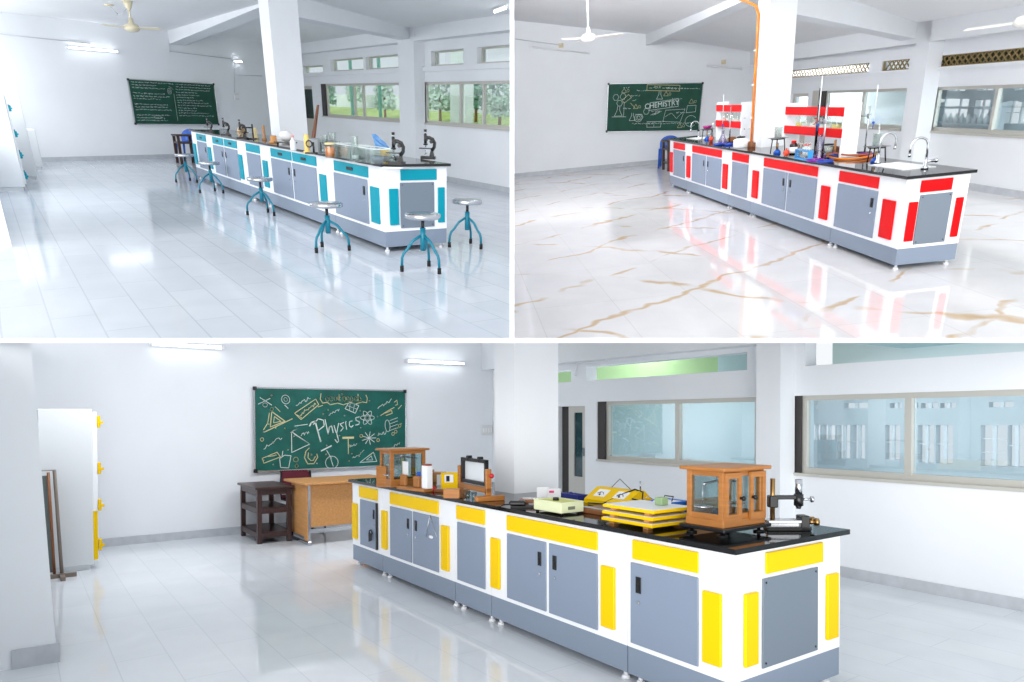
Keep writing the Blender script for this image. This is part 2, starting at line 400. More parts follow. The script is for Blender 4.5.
# the garden outside
LAWN = mat('lawn_grass', (190, 214, 120), 0.9, noise=0.35, nscale=3)
b = MB(); b.hexa([(0, YW1+.25, -.5), (40, YW1+.25, -.5), (40, 13.4, .9), (0, 13.4, .9), (0, YW1+.25, -.2), (40, YW1+.25, -.2), (40, 13.4, 1.32), (0, 13.4, 1.32)]); struct(b.build('floor', LAWN, room=r, clip=True), 'sunlit lawn outside the biology room windows', 'lawn')
LEAF = mat('pale_green_leaves', (196, 218, 200), 0.8, noise=0.25, nscale=2)
LEAF2 = mat('dark_green_leaves', (124, 172, 138), 0.8, noise=0.3, nscale=2)
GW = mat('pale_garden_wall', (222, 230, 228), 0.9, noise=0.12, nscale=2)
b = MB(); b.box(2, 40, 13.5, 13.7, -.25, 1.95); struct(b.build('wall_garden', GW, room=r, clip=True), 'pale boundary wall beyond the lawn', 'wall')
GF = mat('teal_green_fence', (70, 140, 122), 0.6)
def leafy(rm, loc, w, h, m, label, n=420):
    t = thing(rm, 'garden_tree', label, 'tree', loc, 0, 'trees outside the biology windows')
    q = MB(); q.cyl((0, 0, 0), (0, 0, h*.6), .06, .04, 8); q.build('trunk', WOODB, t)
    q = MB()
    for _ in range(n):
        a = random.uniform(0, 2*PI); rr = w*math.sqrt(random.random()); z = h*random.uniform(.3, 1); s = random.uniform(.06, .15)
        c = Vector((rr*math.cos(a)*math.sin(PI*min(1, max(.15, z/h))), rr*math.sin(a)*.7, z))
        u = Vector((random.gauss(0, 1), random.gauss(0, 1), random.gauss(0, 1))).normalized(); v = u.orthogonal().normalized(); 
        q.face([c+u*s, c+v*s*.6, c-u*s, c-v*s*.6])
    q.build('foliage', m, t, merge=False)
for i, (px, dd, hh, mm, lb) in enumerate(((328, 11.5, 2.6, LEAF2, 'mid green tree seen through the left of the far biology window'), (356, 12.8, 2.9, LEAF, 'pale tree seen left of the mullion in the far biology window'), (385, 11, 2.4, LEAF, 'pale tree seen through the right of the far biology window'),
                                   (440, 11, 2.8, LEAF, 'pale tree seen through the left of the near biology window'), (476, 11.8, 2.5, LEAF2, 'darker tree behind the mullion of the near biology window'), (500, 10.5, 2.6, LEAF, 'pale tree at the right edge of the near biology window'))):
    dd = min(dd, 12.3); p = r.y(px, 110, dd); leafy(r, (p.x, dd, -.2+1.5*(dd-5)/8.4), .62, hh*.62, mm, lb)
b = MB(); p = r.y(455, 110, 9.0)
b.box(p.x-.45, p.x+.3, 9, 9.4, .3, 3.5); struct(b.build('column', GW, room=r, clip=True), 'white veranda pillar outside the near biology window', 'pillar')
for i, px in enumerate((352, 380)):
    p = r.y(px, 100, 9.5)
    q = MB(); q.box(-.05, .05, -.05, .05, 0, 3.4); q.box(-.09, .09, -.09, .09, 0, .06)
    tag(q.build('fence_post', GF, room=r, loc=(p.x, 9.5, .6)), ('thin green post left of the mullion outside the far biology window', 'thin green post right of the mullion outside the far biology window')[i], 'post', 'posts in the garden')

# ================================================================== ROOM 2: chemistry laboratory
r = R2
YW2, XF2 = 3.611, 12.635
b = MB(); b.box(-3, 14, -5.5, 5.0, -.08, 0); struct(b.build('floor', FLOOR2, room=r, clip=True), 'polished cream marble tiled floor with gold veins', 'floor')
b = MB(); b.box(XF2, XF2+.15, -6, 4, 0, 4.6); struct(b.build('wall_far', WALL, room=r, clip=True))
b = MB(); b.box(XF2-.02, XF2, -6, 4, 0, .1); struct(b.build('baseboard_far', SKIRT, room=r, clip=True))
b = MB(); b.box(.5, XF2, YW2-.02, YW2, 0, .1); struct(b.build('baseboard_right', SKIRT, room=r, clip=True))
ceil2 = lambda y: 3.01-.17*(y-.7) if y < .7 else 3.01-.225*(y-.7)
prof = [(-6, ceil2(-6)), (.7, ceil2(.7)), (3.8, ceil2(3.8))]
b = MB(); b.prism(prof+[(y, z+.12) for y, z in prof[::-1]], 2.0, XF2+.15, 'x'); struct(b.build('ceiling', CEIL, room=r, clip=True), 'sloping pale grey ceiling of the chemistry room')
wr = r.y(926.5, 100, YW2).x
vents = [(r.y(1040, 60, YW2).x, r.y(934, 60, YW2).x), (r.y(909, 65, YW2).x, r.y(882, 65, YW2).x), (r.y(869, 68, YW2).x, r.y(780, 72, YW2).x)]
midw = (r.y(904, 110, YW2).x, r.y(818.6, 110, YW2).x)
d2 = (r.y(807, 110, YW2).x, r.y(790, 110, YW2).x, 0, 1.42)
holes = [(1.2, wr, .796, 1.455), (midw[0], midw[1], .796, 1.455), d2]+[(a, c, 1.745, 1.905) for a, c in vents]
b = MB(); b.slab(.6, 12.9, 0, 2.6, YW2, YW2+.2, holes, 'y'); struct(b.build('wall_right', WALL, room=r, clip=True))
b = MB(); b.box(.6, 12.9, YW2-.25, YW2, 2.12, 2.6); struct(b.build('trim_4', WALL, room=r, clip=True), 'white beam over the lattice vents', 'beam')
b = MB(); b.box(.6, 12.9, YW2-.05, YW2, 1.70, 1.745); struct(b.build('trim_5', WALL, room=r, clip=True), 'white ledge under the lattice vents', 'ledge')
pa, pb = r.y(921, 100, YW2-.25).x, r.y(907.5, 100, YW2-.25).x
b = MB(); b.box(pa, pb, YW2-.25, YW2, 0, 2.6); struct(b.build('column', WALL, room=r, clip=True), 'white pilaster between the chemistry room windows', 'pillar')
b = MB(); b.box(4.22, 4.63, .31, .70, .86, 3.2); colm2 = struct(b.build('column', WALL, room=r, clip=True), 'square white column rising through the red bench', 'pillar')
A, B = r.x(792, 10, 4.22), r.y(908, 42, YW2-.25)
beam(r, (4.22, .32, A.z+.04), (B.x-.1, B.y+.2, B.z), (.41, 0, 0), .5)
bf, bn = r.x(649, 45, XF2), r.y(738, 1, .62)
beam(r, (XF2, .72, bf.z), (4.4, .5, r.y(753, -6, .5).z), (0, .36, 0), .6)
FROST = glass('pale_frosted_glass', (242, 249, 250), .3, .98, .1)
window(r, 10, 1.2, wr, .796, 1.455, YW2+.05, [r.y(991, 110, YW2).x], jamb=.16, clip=False, label='right aluminium window of the chemistry room reflecting grilled windows')
window(r, 11, midw[0], midw[1], .796, 1.455, YW2+.05, [r.y(860, 110, YW2).x], FROST, jamb=.2, clip=False, label='pale aluminium window behind the bottle rack')
VENT = mat('olive_gold_lattice', (146, 126, 80), .5); VENTD = mat('dark_olive_foliage', (84, 84, 62), .8)
for k, (a, c) in enumerate(vents):
    q = MB(); z0, z1 = 1.745, 1.905
    q.box(a, c, YW2+.02, YW2+.05, z0, z0+.014); q.box(a, c, YW2+.02, YW2+.05, z1-.014, z1); q.box(a, a+.03, YW2+.02, YW2+.05, z0, z1); q.box(c-.03, c, YW2+.02, YW2+.05, z0, z1)
    step = .13; n = int((c-a)/step)+2; w = z1-z0
    for i in range(-2, n):
        for sg in (1, -1):
            xa, xb = a+i*step, a+i*step+sg*w*1.2
            if min(xa, xb) < a or max(xa, xb) > c: continue
            q.tube([(xa, YW2+.035, z0), (xb, YW2+.035, z1)], .013, 5)
    lat = struct(q.build('window_%d' % (12+k), VENT, room=r), ('right lattice vent above the chemistry windows', 'short middle lattice vent beside the pilaster', 'long left lattice vent above the chemistry bench')[k], 'vent')
    if k == 0:
        q = MB(); q.box(a, c, YW2+.16, YW2+.18, z0, z1); q.build('foliage_panel', VENTD, parent=lat, room=r)  # dark panel stands in for foliage behind the right lattice
q = MB()
q.slab(d2[0], d2[1], 0, 1.42, YW2+.05, YW2+.09, [(d2[0]+.1, d2[1]-.1, .72, 1.35)], 'y')
o = struct(q.build('door_2', ALU, room=r), 'half glazed door behind the chemistry column', 'door')
q = MB(); q.box(d2[0]+.1, d2[1]-.1, YW2+.065, YW2+.07, .72, 1.35); q.build('pane', PANE, parent=o, room=r)
b = MB(); g = r.y(819, 110, YW2).x; b.box(g, g+.32, YW2-.02, YW2+.1, .75, 1.47); struct(b.build('trim_6', ALU, room=r), 'grey reveal beside the middle chemistry window', 'reveal')
# stand-in room for the grilled windows reflected in the right chemistry window
BX2 = 10.4
LAB = mat('pale_blue_grey_room_wall', (198, 210, 215), .8, noise=.05, nscale=1)
def reflection_wall(rm, yb, x0, x1, z0, z1, rects, m, name, label):
    hl = []
    for (a, t, c, bt) in rects:
        p, q = rm.y(a, t, yb), rm.y(c, bt, yb)
        hl.append((min(p.x, q.x), max(p.x, q.x), min(p.z, q.z), max(p.z, q.z)))
    us = sorted({x0, x1, *[v for h in hl for v in h[:2]]}); vs = sorted({z0, z1, *[v for h in hl for v in h[2:]]})
    w = MB(); w.grid(us, vs, yb, yb+.12, hl, lambda u, v, k: (u, k, v))
    o = struct(w.build(name, m, room=rm), label, 'wall')
    g = MB()
    for a, c, d, e in hl:
        n = max(1, int((e-d)/.16))
        for i in range(1, n): g.box(a, c, yb+.03, yb+.045, d+(e-d)*i/n-.005, d+(e-d)*i/n+.005)
        g.box((a+c)/2-.02, (a+c)/2+.02, yb+.02, yb+.05, d, e)
    g.build('window_grille', mat('pale_grille', (226, 234, 238), .5), parent=o, room=rm)
    return o
reflection_wall(R2, YW2+2.6, -6, BX2, -.4, 2.4, [(936, 99, 950, 119), (951, 99, 966, 119), (976, 100, 987, 119), (1007, 101, 1014, 124), (1015, 102, 1024, 124), (950, 87, 965, 91), (978, 87, 993, 90.5), (1015, 86, 1030, 90)], LAB, 'wall_across', 'pale stand-in wall for grilled windows reflected in the right chemistry window')
b = MB(); b.box(-6, BX2, YW2+.2, YW2+2.6, -.45, -.4); struct(b.build('floor', LAB, room=R2), 'floor of the stand-in room across', 'floor')
b = MB(); b.box(-6, BX2, YW2+.3, YW2+2.7, 2.4, 2.45); struct(b.build('ceiling', LAB, room=R2))
b = MB(); b.box(BX2, BX2+.1, YW2+1.6, YW2+2.7, -.4, 2.45); struct(b.build('wall_end', LAB, room=R2))
# a shelf of glassware standing in that room
t = thing(R2, 'glassware_shelf', 'faint shelf of glassware seen through the right chemistry window', 'shelf', tuple(R2.y(961, 125, YW2+2.2)))
s = (R2.y(985, 118, YW2+2.2).x-R2.y(948, 118, YW2+2.2).x)
q = MB(); q.box(-.9, .9, 0, .2, .0, .02); q.box(-.9, .9, 0, .2, .3, .32); q.box(-.92, -.9, 0, .2, -.3, .4); q.box(.9, .92, 0, .2, -.3, .4); q.build('rack', mat('pale_shelf', (205, 218, 224), .4), t)
for i in range(9):
    q = MB(); q.lathe([(0, .02), (.05, .02), (.05, .12), (.02, .16), (.02, .2), (0, .2)], (-.75+i*.18, .1, 0), 8); q.build('jar', mat('pale_jar', (220, 232, 236), .2), t)
b = MB(); b.box(7.6, 17, YW2+1.4, YW2+1.5, -.4, 3.2); struct(b.build('wall_outside', mat('bright_outside_wall', (238, 241, 242), .9), room=R2), 'bright outside wall behind the pale window', 'wall')

# ================================================================== ROOM 3: physics laboratory
r = R3
YW3, XF3 = 3.611, 7.563
b = MB(); b.prism([(1.6, -4.2), (8, -4.2), (8, 4.0), (-2.2, 4.0), (-2.2, 1.6)], -.08, 0, 'z'); struct(b.build('floor', FLOOR3, room=r), 'pale grey glossy tiled floor of the physics room', 'floor')
b = MB(); b.box(XF3, XF3+.15, -3.6, 4.0, 0, 3); struct(b.build('wall_far', WALL, room=r, clip=True))
b = MB(); b.box(XF3-.02, XF3, -2.9, YW3, 0, .1); struct(b.build('baseboard_far', SKIRT, room=r, clip=True))
b = MB(); b.box(-1.2, XF3, YW3-.02, YW3, 0, .1); struct(b.build('baseboard_right', SKIRT, room=r, clip=True))
b = MB(); b.box(3.4, XF3, -3.1, -2.95, 0, 3); struct(b.build('wall_left', WALL, room=r, clip=True))
# left pillar, slightly battered, with its skirting
pc = r.z(60, 661); pt = r.x(31, 343, pc.x)
b = MB(); y0, y1 = pc.y, pt.y
b.hexa([(pc.x, -3.7, 0), (pc.x+.35, -3.7, 0), (pc.x+.35, y0-.015, 0), (pc.x, y0-.015, 0), (pc.x, -3.7, pt.z), (pc.x+.35, -3.7, pt.z), (pc.x+.35, y1, pt.z), (pc.x, y1, pt.z)])
struct(b.build('column', WALL, room=r, clip=True), 'white pillar at the left edge of the physics room', 'pillar')
b = MB(); b.box(1.4, pc.x-.02, -3.34, -3.2, 0, 3); struct(b.build('wall_shade', WALL, room=r, clip=True))  # unseen wall piece added to shade the pillar from the sun
b = MB(); b.box(pc.x-.015, pc.x+.36, r.z(11.5, 676).y, y0, 0, .12); struct(b.build('baseboard_left', SKIRT, room=r, clip=True))
wn = r.y(757, 385, YW3).x
ledge = 2.06
o1 = (r.y(747, 360, YW3).x, r.y(586, 375, YW3).x, ledge, r.y(660, 360, YW3).z)
o2 = (r.y(571, 376, YW3).x, r.y(540, 376, YW3).x, ledge, r.y(571, 370, YW3).z)
o3 = (-1.2, r.y(805, 365, YW3).x, ledge, 3)
d3 = (r.y(585, 450, YW3).x, r.y(557, 450, YW3).x, 0, r.y(584, 406, YW3).z)
holes = [(-1.0, 2.024, .971, 1.762), (2.44, 4.975, .971, 1.762), d3, o1, o2, o3]
b = MB(); b.slab(-1.2, 7.7, 0, 3, YW3, YW3+.2, holes, 'y'); struct(b.build('wall_right', WALL, room=r, clip=True))
b = MB(); b.box(1.98, 2.26, YW3-.25, YW3, 0, 3); struct(b.build('column', WALL, room=r, clip=True), 'white pilaster behind the large balance case', 'pillar')
b = MB(); b.box(2.661, 2.96, .567, 1.051, .86, 3); struct(b.build('column', WALL, room=r, clip=True), 'square white column rising through the yellow bench', 'pillar')
bz = r.y(559, 362, YW3-.2).z
b = MB(); b.hexa([(2.2, YW3-.2, bz-.03), (7.6, YW3-.2, bz), (7.6, YW3, bz), (2.2, YW3, bz-.03), (2.2, YW3-.2, 3), (7.6, YW3-.2, 3), (7.6, YW3, 3), (2.2, YW3, 3)])
struct(b.build('trim_7', WALL, room=r, clip=True), 'white beam above the high openings of the physics room', 'beam')
PANE3 = glass('pale_blue_window_glass', (240, 246, 249), .3, .98)
window(r, 20, -1.0, 2.024, .971, 1.762, YW3+.05, [r.y(906, 430, YW3).x], PANE3, jamb=.1, clip=False, label='right aluminium window of the physics room showing grilled windows')
window(r, 21, 2.44, 4.975, .971, 1.762, YW3+.05, [r.y(675, 430, YW3).x], PANE3, jamb=.14, clip=False, label='left aluminium window of the physics room behind the yellow sloped box')
q = MB(); zt = d3[3]
q.slab(d3[0], d3[1]-.22, 0, zt, YW3+.04, YW3+.08, [(d3[0]+.1, d3[1]-.34, .7, zt-.09)], 'y')
o = struct(q.build('door_3', ALU, room=r), 'half glazed white door behind the physics column', 'door')
q = MB(); q.box(d3[0]+.1, d3[1]-.34, YW3+.055, YW3+.06, .7, zt-.09); q.build('pane', glass('grey_door_glass', (150, 168, 174), .25, .8), parent=o, room=r)
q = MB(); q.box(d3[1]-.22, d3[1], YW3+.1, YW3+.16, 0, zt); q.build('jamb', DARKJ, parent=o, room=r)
q = MB(); q.box(d3[0]+.03, d3[0]+.06, YW3+.0, YW3+.04, 1.0, 1.12); q.build('handle', STEEL, parent=o, room=r)
# rooms across the passage; the grilled wall stands in for a reflection
GREEN = mat('pale_green_wall', (178, 214, 160), .8, noise=.04, nscale=1)
TEALC = mat('pale_teal_ceiling', (176, 202, 206), .8, noise=.04, nscale=1)
reflection_wall(R3, YW3+2.8, -7, 3.2, -.2, 2.0, [(811, 425, 820, 440), (822, 425, 835, 440), (837, 425, 850, 459), (852, 425, 865, 459), (885, 425, 900, 460), (907, 425, 912, 463), (918, 425, 934, 463), (936, 425, 953, 464), (981, 425, 1007, 467), (1008, 425, 1024, 467), (813, 405, 818, 409), (844, 403, 868, 408), (890, 403, 902, 408), (911, 403, 918, 408), (921, 403, 938, 408), (940, 403, 956, 408), (989, 402, 1014, 407)], LAB, 'wall_across', 'pale stand-in wall for grilled windows reflected in the right physics window')
b = MB(); b.box(3.2, 9, YW3+2.2, YW3+2.35, -.2, 2.0); struct(b.build('wall_across', mat('pale_blue_passage_wall', (196, 212, 218), .8), room=r), 'pale blue wall seen through the left physics window', 'wall')
b = MB(); b.box(2.95, 9, YW3+1.6, YW3+1.7, 2.0, 3.4); struct(b.build('wall_green', GREEN, room=r, clip=True), 'pale green wall behind the high opening', 'wall')
b = MB(); b.box(-7, 3.2, YW3+2.8, YW3+2.9, 2.0, 3.4); struct(b.build('wall_across', mat('pale_teal_wall', (214, 228, 231), .8), room=r, clip=True), 'pale wall in the right high opening', 'wall')
b = MB(); v = [r.y(812, 343, YW3+1.2), r.y(912, 358, YW3+1.2)]
b.box(-7, 2.25, YW3+.9, YW3+2.85, 2.42, 2.5); struct(b.build('ceiling', TEALC, room=r, clip=True), 'pale teal ceiling of the room across')
b = MB(); b.hexa([(2.35, YW3+.3, 2.02), (4.2, YW3+1.59, 2.02), (4.2, YW3+1.6, 2.02), (2.3, YW3+.4, 2.02), (2.35, YW3+.3, 3), (4.2, YW3+1.59, 3), (4.2, YW3+1.6, 3), (2.3, YW3+.4, 3)]); struct(b.build('wall_oblique', TEALC, room=r, clip=True), 'pale teal wall in the high opening', 'wall')
b = MB(); b.box(-7, 9, YW3+.25, YW3+2.9, -.3, -.2); struct(b.build('floor', LAB, room=r), 'floor of the passage', 'floor')
# pipes on the beam above the door
t = thing(r, 'wall_conduit', 'white conduit bent along the beam above the physics door', 'pipe', tuple(r.y(572, 385, YW3-.03)))
q = MB(); P = lambda a, c: (r.y(a, c, YW3-.03)-r.y(572, 385, YW3-.03))
q.tube([P(575, 376), P(577, 363), P(606, 361)], .012, 6); q.build('pipe', WHITE, t)
q = MB(); q.tube([P(606, 362.5), P(606, 357)], .014, 6); q.build('elbow', WHITE, t)
# ================================================================== laboratory benches
HT, HB, PT, PB = .90, .872, .215, .055
def unit(rm, x0, x1, W, accent, label, group, drawers=(), doors=(), strips=(), end=None, cup=False, notch=None, well=None):
    """drawers/doors: (xa, xb[, side]) on the front face y = 0; end: the same on the face x = x0, in y"""
    cx = (x0+x1)/2
    t = thing(rm, 'bench_cabinet', label, 'cabinet', (cx, W/2, 0), 0, group)
    X = lambda x: x-cx
    Y = lambda y: y-W/2
    def plan(g):
        a, c, d = x0+g, x1-g, W-g
        if not notch: return [(X(u), Y(v)) for u, v in ((a, g), (c, g), (c, d), (a, d))]
        na, nc, ny = notch
        if na <= x0: pl = ((a, g), (c, g), (c, d), (nc, d), (nc, ny), (a, ny))
        elif nc >= x1: pl = ((a, g), (c, g), (c, ny), (na, ny), (na, d), (a, d))
        else: pl = ((a, g), (c, g), (c, d), (nc, d), (nc, ny), (na, ny), (na, d), (a, d))
        return [(X(u), Y(v)) for u, v in pl]
    q = MB()
    if well: q.slab(X(x0)+.002, X(x1)-.002, Y(0), Y(W), PT, HB-.001, [(X(well[0]), X(well[1]), Y(well[2]), Y(well[3]))], 'z')
    else: q.prism(plan(.002), PT, HB-.001, 'z')
    q.build('body', WHITE, t)
    q = MB(); q.prism(plan(.004), PB, PT, 'z'); q.build('plinth', PLINTH, t)
    for sx in (X(x0)+.06, X(x1)-.06):
        for sy in (Y(.05), Y(W-.05)):
            q = MB(); q.cyl((sx, sy, 0), (sx, sy, .02), .028, .022, 10); q.cyl((sx, sy, .02), (sx, sy, PB), .014, seg=8); q.build('levelling_foot', WHITE, t)
    for d in drawers:
        q = MB(); q.box(X(d[0]), X(d[1]), Y(-.012), Y(0), .735, .845, .002); dr = q.build('drawer_front', accent, t)
        if cup:
            m = X((d[0]+d[1])/2); wd = min(.09, (d[1]-d[0])*.11)
            q = MB(); q.box(m-wd, m+wd, Y(-.02), Y(-.012), .772, .808, .004); q.box(m-wd*.8, m+wd*.8, Y(-.026), Y(-.02), .795, .806); q.build('handle', BLACK, dr)
    for d in doors:
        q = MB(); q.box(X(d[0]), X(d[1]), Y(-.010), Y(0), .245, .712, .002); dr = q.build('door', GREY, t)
        if len(d) > 2:
            wd = .5*min(.05, (d[1]-d[0])*.085); hx = X(d[1]-wd*3.2) if d[2] > 0 else X(d[0]+wd*3.2)
            q = MB(); q.box(hx-wd, hx+wd, Y(-.016), Y(-.010), .545, .638, .002); q.box(hx-wd*.5, hx+wd*.5, Y(-.02), Y(-.016), .565, .6); q.build('handle', BLACK, dr)
            q = MB(); q.cyl((hx, Y(-.010), .49), (hx, Y(-.017), .49), .011, seg=10); q.build('lock', CHROME, dr)
    for a, c in strips:
        q = MB(); q.box(X(a), X(c), Y(-.02), Y(0), .285, .655, .003); q.build('trim_strip', accent, t)
    if end:
        a, c = end['drawer']
        q = MB(); q.box(X(x0)-.012, X(x0), Y(a), Y(c), .735, .845, .002); q.build('end_drawer_front', accent, t)
        a, c = end['panel']
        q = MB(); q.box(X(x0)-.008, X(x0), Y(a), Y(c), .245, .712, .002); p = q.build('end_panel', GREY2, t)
        for yy in (a+.025, c-.025):
            for zz in (.27, .69): q = MB(); q.cyl((X(x0)-.008, Y(yy), zz), (X(x0)-.011, Y(yy), zz), .006, seg=6); q.build('screw', BLACK, p)
        for a, c in end['strips']:
            q = MB(); q.box(X(x0)-.02, X(x0), Y(a), Y(c), .285, .655, .003); q.build('trim_strip', accent, t)
    return t
def worktop(rm, L, W, holes, label):
    q = MB(); q.slab(-.04, L+.04, -.03, W+.03, HB, HT, holes, 'z')
    o = tag(q.build('worktop', GRAN, room=rm), label, 'worktop')
    return o

# ---- physics bench (yellow)
G3 = 'yellow trimmed bench cabinets'
e3 = dict(drawer=(.265, .79), panel=(.24, .745), strips=((.085, .19), (.83, .94)))
W3, L3 = .985, 4.82
unit(R3, 0, .735, W3, YEL, 'yellow trimmed bench cabinet at the near end, single grey door and end panel', G3, [(.21, .685)], [(.21, .70, 1)], [(.06, .175)], e3)
unit(R3, .735, 2.17, W3, YEL, 'wide two door yellow trimmed bench cabinet second from the near end, below the cream box', G3, [(.985, 1.95)], [(.985, 1.46, 1), (1.495, 1.95, -1)], [(.83, .945), (2.04, 2.155)])
unit(R3, 2.17, 2.70, W3, YEL, 'narrow yellow trimmed bench cabinet with a plain grey panel and no handle', G3, [(2.245, 2.66)], [(2.245, 2.65)], notch=(2.645, 2.98, .55))
unit(R3, 2.70, 4.08, W3, YEL, 'wide two door yellow trimmed bench cabinet below the black framed glass', G3, [(2.96, 3.89)], [(2.96, 3.42, 1), (3.45, 3.89, -1)], [(2.785, 2.90), (3.96, 4.07)], notch=(2.645, 2.98, .55))
FAR3 = unit(R3, 4.08, L3, W3, YEL, 'yellow trimmed bench cabinet at the far end, its grey door standing slightly ajar', G3, [(4.18, 4.62)], [(4.20, 4.60, -1)], [(4.68, 4.79)])
worktop(R3, L3, W3, [(2.655, 2.966, .56, 1.06)], 'long black granite worktop of the yellow bench')
t = thing(R3, 'door_chain', 'thin chain with a white tag hanging on a grey bench door', 'chain', tuple(R3.y(430, 512, -.02)))
q = MB(); P = lambda a, c: R3.y(a, c, -.018)-R3.y(430, 512, -.02)
q.tube([P(430, 515), P(427, 530), P(426, 537)], .003, 5); q.tube([P(430, 515), P(434, 530), P(437, 537)], .003, 5); q.build('chain', STEEL, t)
q = MB(); q.ball(P(431, 537), .02, 6, (1.9, .5, .7)); q.build('tag', PAPER, t)
# keys, and a black strip for the shade in the ajar far door's gap
t = thing(R3, 'key_bunch', 'small bunch of keys hanging in the far bench door', 'keys', tuple(R3.y(371, 533, -.022)))
q = MB(); q.tube([(.0, 0, .03), (.03, -.005, .02), (.04, 0, 0), (.0, -.005, -.02), (-.03, 0, 0), (0, 0, .03)], .006, 6); q.build('ring', BLACK, t)
for k in range(3):
    q = MB(); a = -.4+.4*k; q.box(-.008+.03*k-.03, .008+.03*k-.03, -.012, -.006, -.07-.01*k, -.01); q.ball((.03*k-.03, -.009, -.01), .014, 5, (1, .4, 1)); q.build('key', BLACK, t)
q = MB(); q.box(4.178-4.45, 4.20-4.45, -.018-W3/2, -W3/2, .25, .71); q.build('door_gap_shade', BLACK, FAR3)

# ---- biology bench (teal)
G1 = 'teal trimmed bench cabinets'
W1, L1 = .76, 8.62
e1 = dict(drawer=(.20, .63), panel=(.19, .60), strips=((.06, .165), (.645, .725)))
unit(R1, 0, 1.40, W1, TEAL, 'teal trimmed bench cabinet at the near corner with end panel', G1, [(.36, 1.31)], [(.39, 1.34, -1)], [(.10, .30)], e1, cup=True)
unit(R1, 1.40, 4.16, W1, TEAL, 'wide teal trimmed bench cabinet second from the near end, two drawers over two doors', G1, [(1.90, 2.76), (2.82, 3.68)], [(1.92, 2.80, 1), (2.86, 3.70, -1)], [(1.60, 1.80), (3.90, 4.10)], cup=True)
unit(R1, 4.16, 4.97, W1, TEAL, 'narrow teal trimmed bench cabinet without any handle beside the column', G1, [(4.22, 4.91)], [(4.23, 4.92)])
unit(R1, 4.97, 7.44, W1, TEAL, 'wide teal trimmed bench cabinet second from the far end, behind the middle stools', G1, [(5.44, 6.19), (6.28, 6.98)], [(5.45, 6.24, 1), (6.31, 7.0, -1)], [(5.20, 5.38), (7.20, 7.39)], cup=True, notch=(5.0, 5.53, .57))
unit(R1, 7.44, L1, W1, TEAL, 'teal trimmed bench cabinet at the far end under the farthest microscope', G1, [(7.48, 8.18)], [(7.49, 8.20, -1)], [(8.36, 8.56)], cup=True)
worktop(R1, L1, W1, [(5.02, 5.51, .58, 1.05)], 'long black granite worktop of the teal bench')

# ---- chemistry bench (red)
G2 = 'red trimmed bench cabinets'
W2, L2 = .62, 7.94
SINK = (.40, 1.0, .19, .50); SINKF = (6.95, 7.45, .2, .5)
WELL = (.37, 1.03, .16, .53); WELLF = (6.9, 7.5, .16, .54)
e2 = dict(drawer=(.14, .45), panel=(.15, .47), strips=((.05, .135), (.515, .585)))
unit(R2, 0, 1.33, W2, RED, 'red trimmed bench cabinet at the near corner below the sink', G2, [(.46, 1.25)], [(.45, 1.26, -1)], [(.12, .33)], e2, well=WELL)
unit(R2, 1.33, 3.74, W2, RED, 'wide two door red trimmed bench cabinet second from the near end', G2, [(1.76, 3.32)], [(1.76, 2.53, 1), (2.57, 3.32, -1)], [(1.43, 1.62), (3.48, 3.68)])
unit(R2, 3.74, 4.66, W2, RED, 'narrow red trimmed bench cabinet in front of the column', G2, [(3.88, 4.53)], [(3.88, 4.52)], notch=(4.2, 4.655, .29))
unit(R2, 4.66, 6.84, W2, RED, 'wide two door red trimmed bench cabinet second from the far end', G2, [(5.0, 6.5)], [(5.0, 5.71, 1), (5.76, 6.5, -1)], [(4.70, 4.90), (6.60, 6.80)])
unit(R2, 6.84, L2, W2, RED, 'red trimmed bench cabinet at the far end below the board', G2, [(6.95, 7.67)], [(6.92, 7.67, -1)], [(7.72, 7.90)], well=WELLF)
worktop(R2, L2, W2, [(4.21, 4.64, .30, .655), SINK, SINKF], 'long black granite worktop of the red bench')
def sink(rm, s, label):
    x0, x1, y0, y1 = s; t = thing(rm, 'sink', label, 'sink', ((x0+x1)/2, (y0+y1)/2, HT-.16), 0, 'white bench sinks')
    a, c = (x1-x0)/2-.003, (y1-y0)/2-.003
    q = MB(); q.box(-a, a, -c, c, 0, .012); q.box(-a, -a+.012, -c, c, 0, .162); q.box(a-.012, a, -c, c, 0, .162); q.box(-a, a, -c, -c+.012, 0, .16); q.box(-a, a, c-.012, c, 0, .16); q.build('basin', mat('white_sink_ceramic', (250, 251, 252), .15), t)
    q = MB(); q.slab(-a-.02, a+.02, -c-.02, c+.02,   .161, .167, [(-a+.012, a-.012, -c+.012, c-.012)], 'z'); q.build('rim', mat('white_sink_ceramic', (250, 251, 252), .15), t)
    q = MB(); q.lathe([(0, .013), (.03, .013), (.03, .016), (0, .016)]); q.build('drain', CHROME, t)
sink(R2, SINK, 'white sink set into the near end of the red bench')
sink(R2, SINKF, 'white sink at the far end of the red bench by the board')

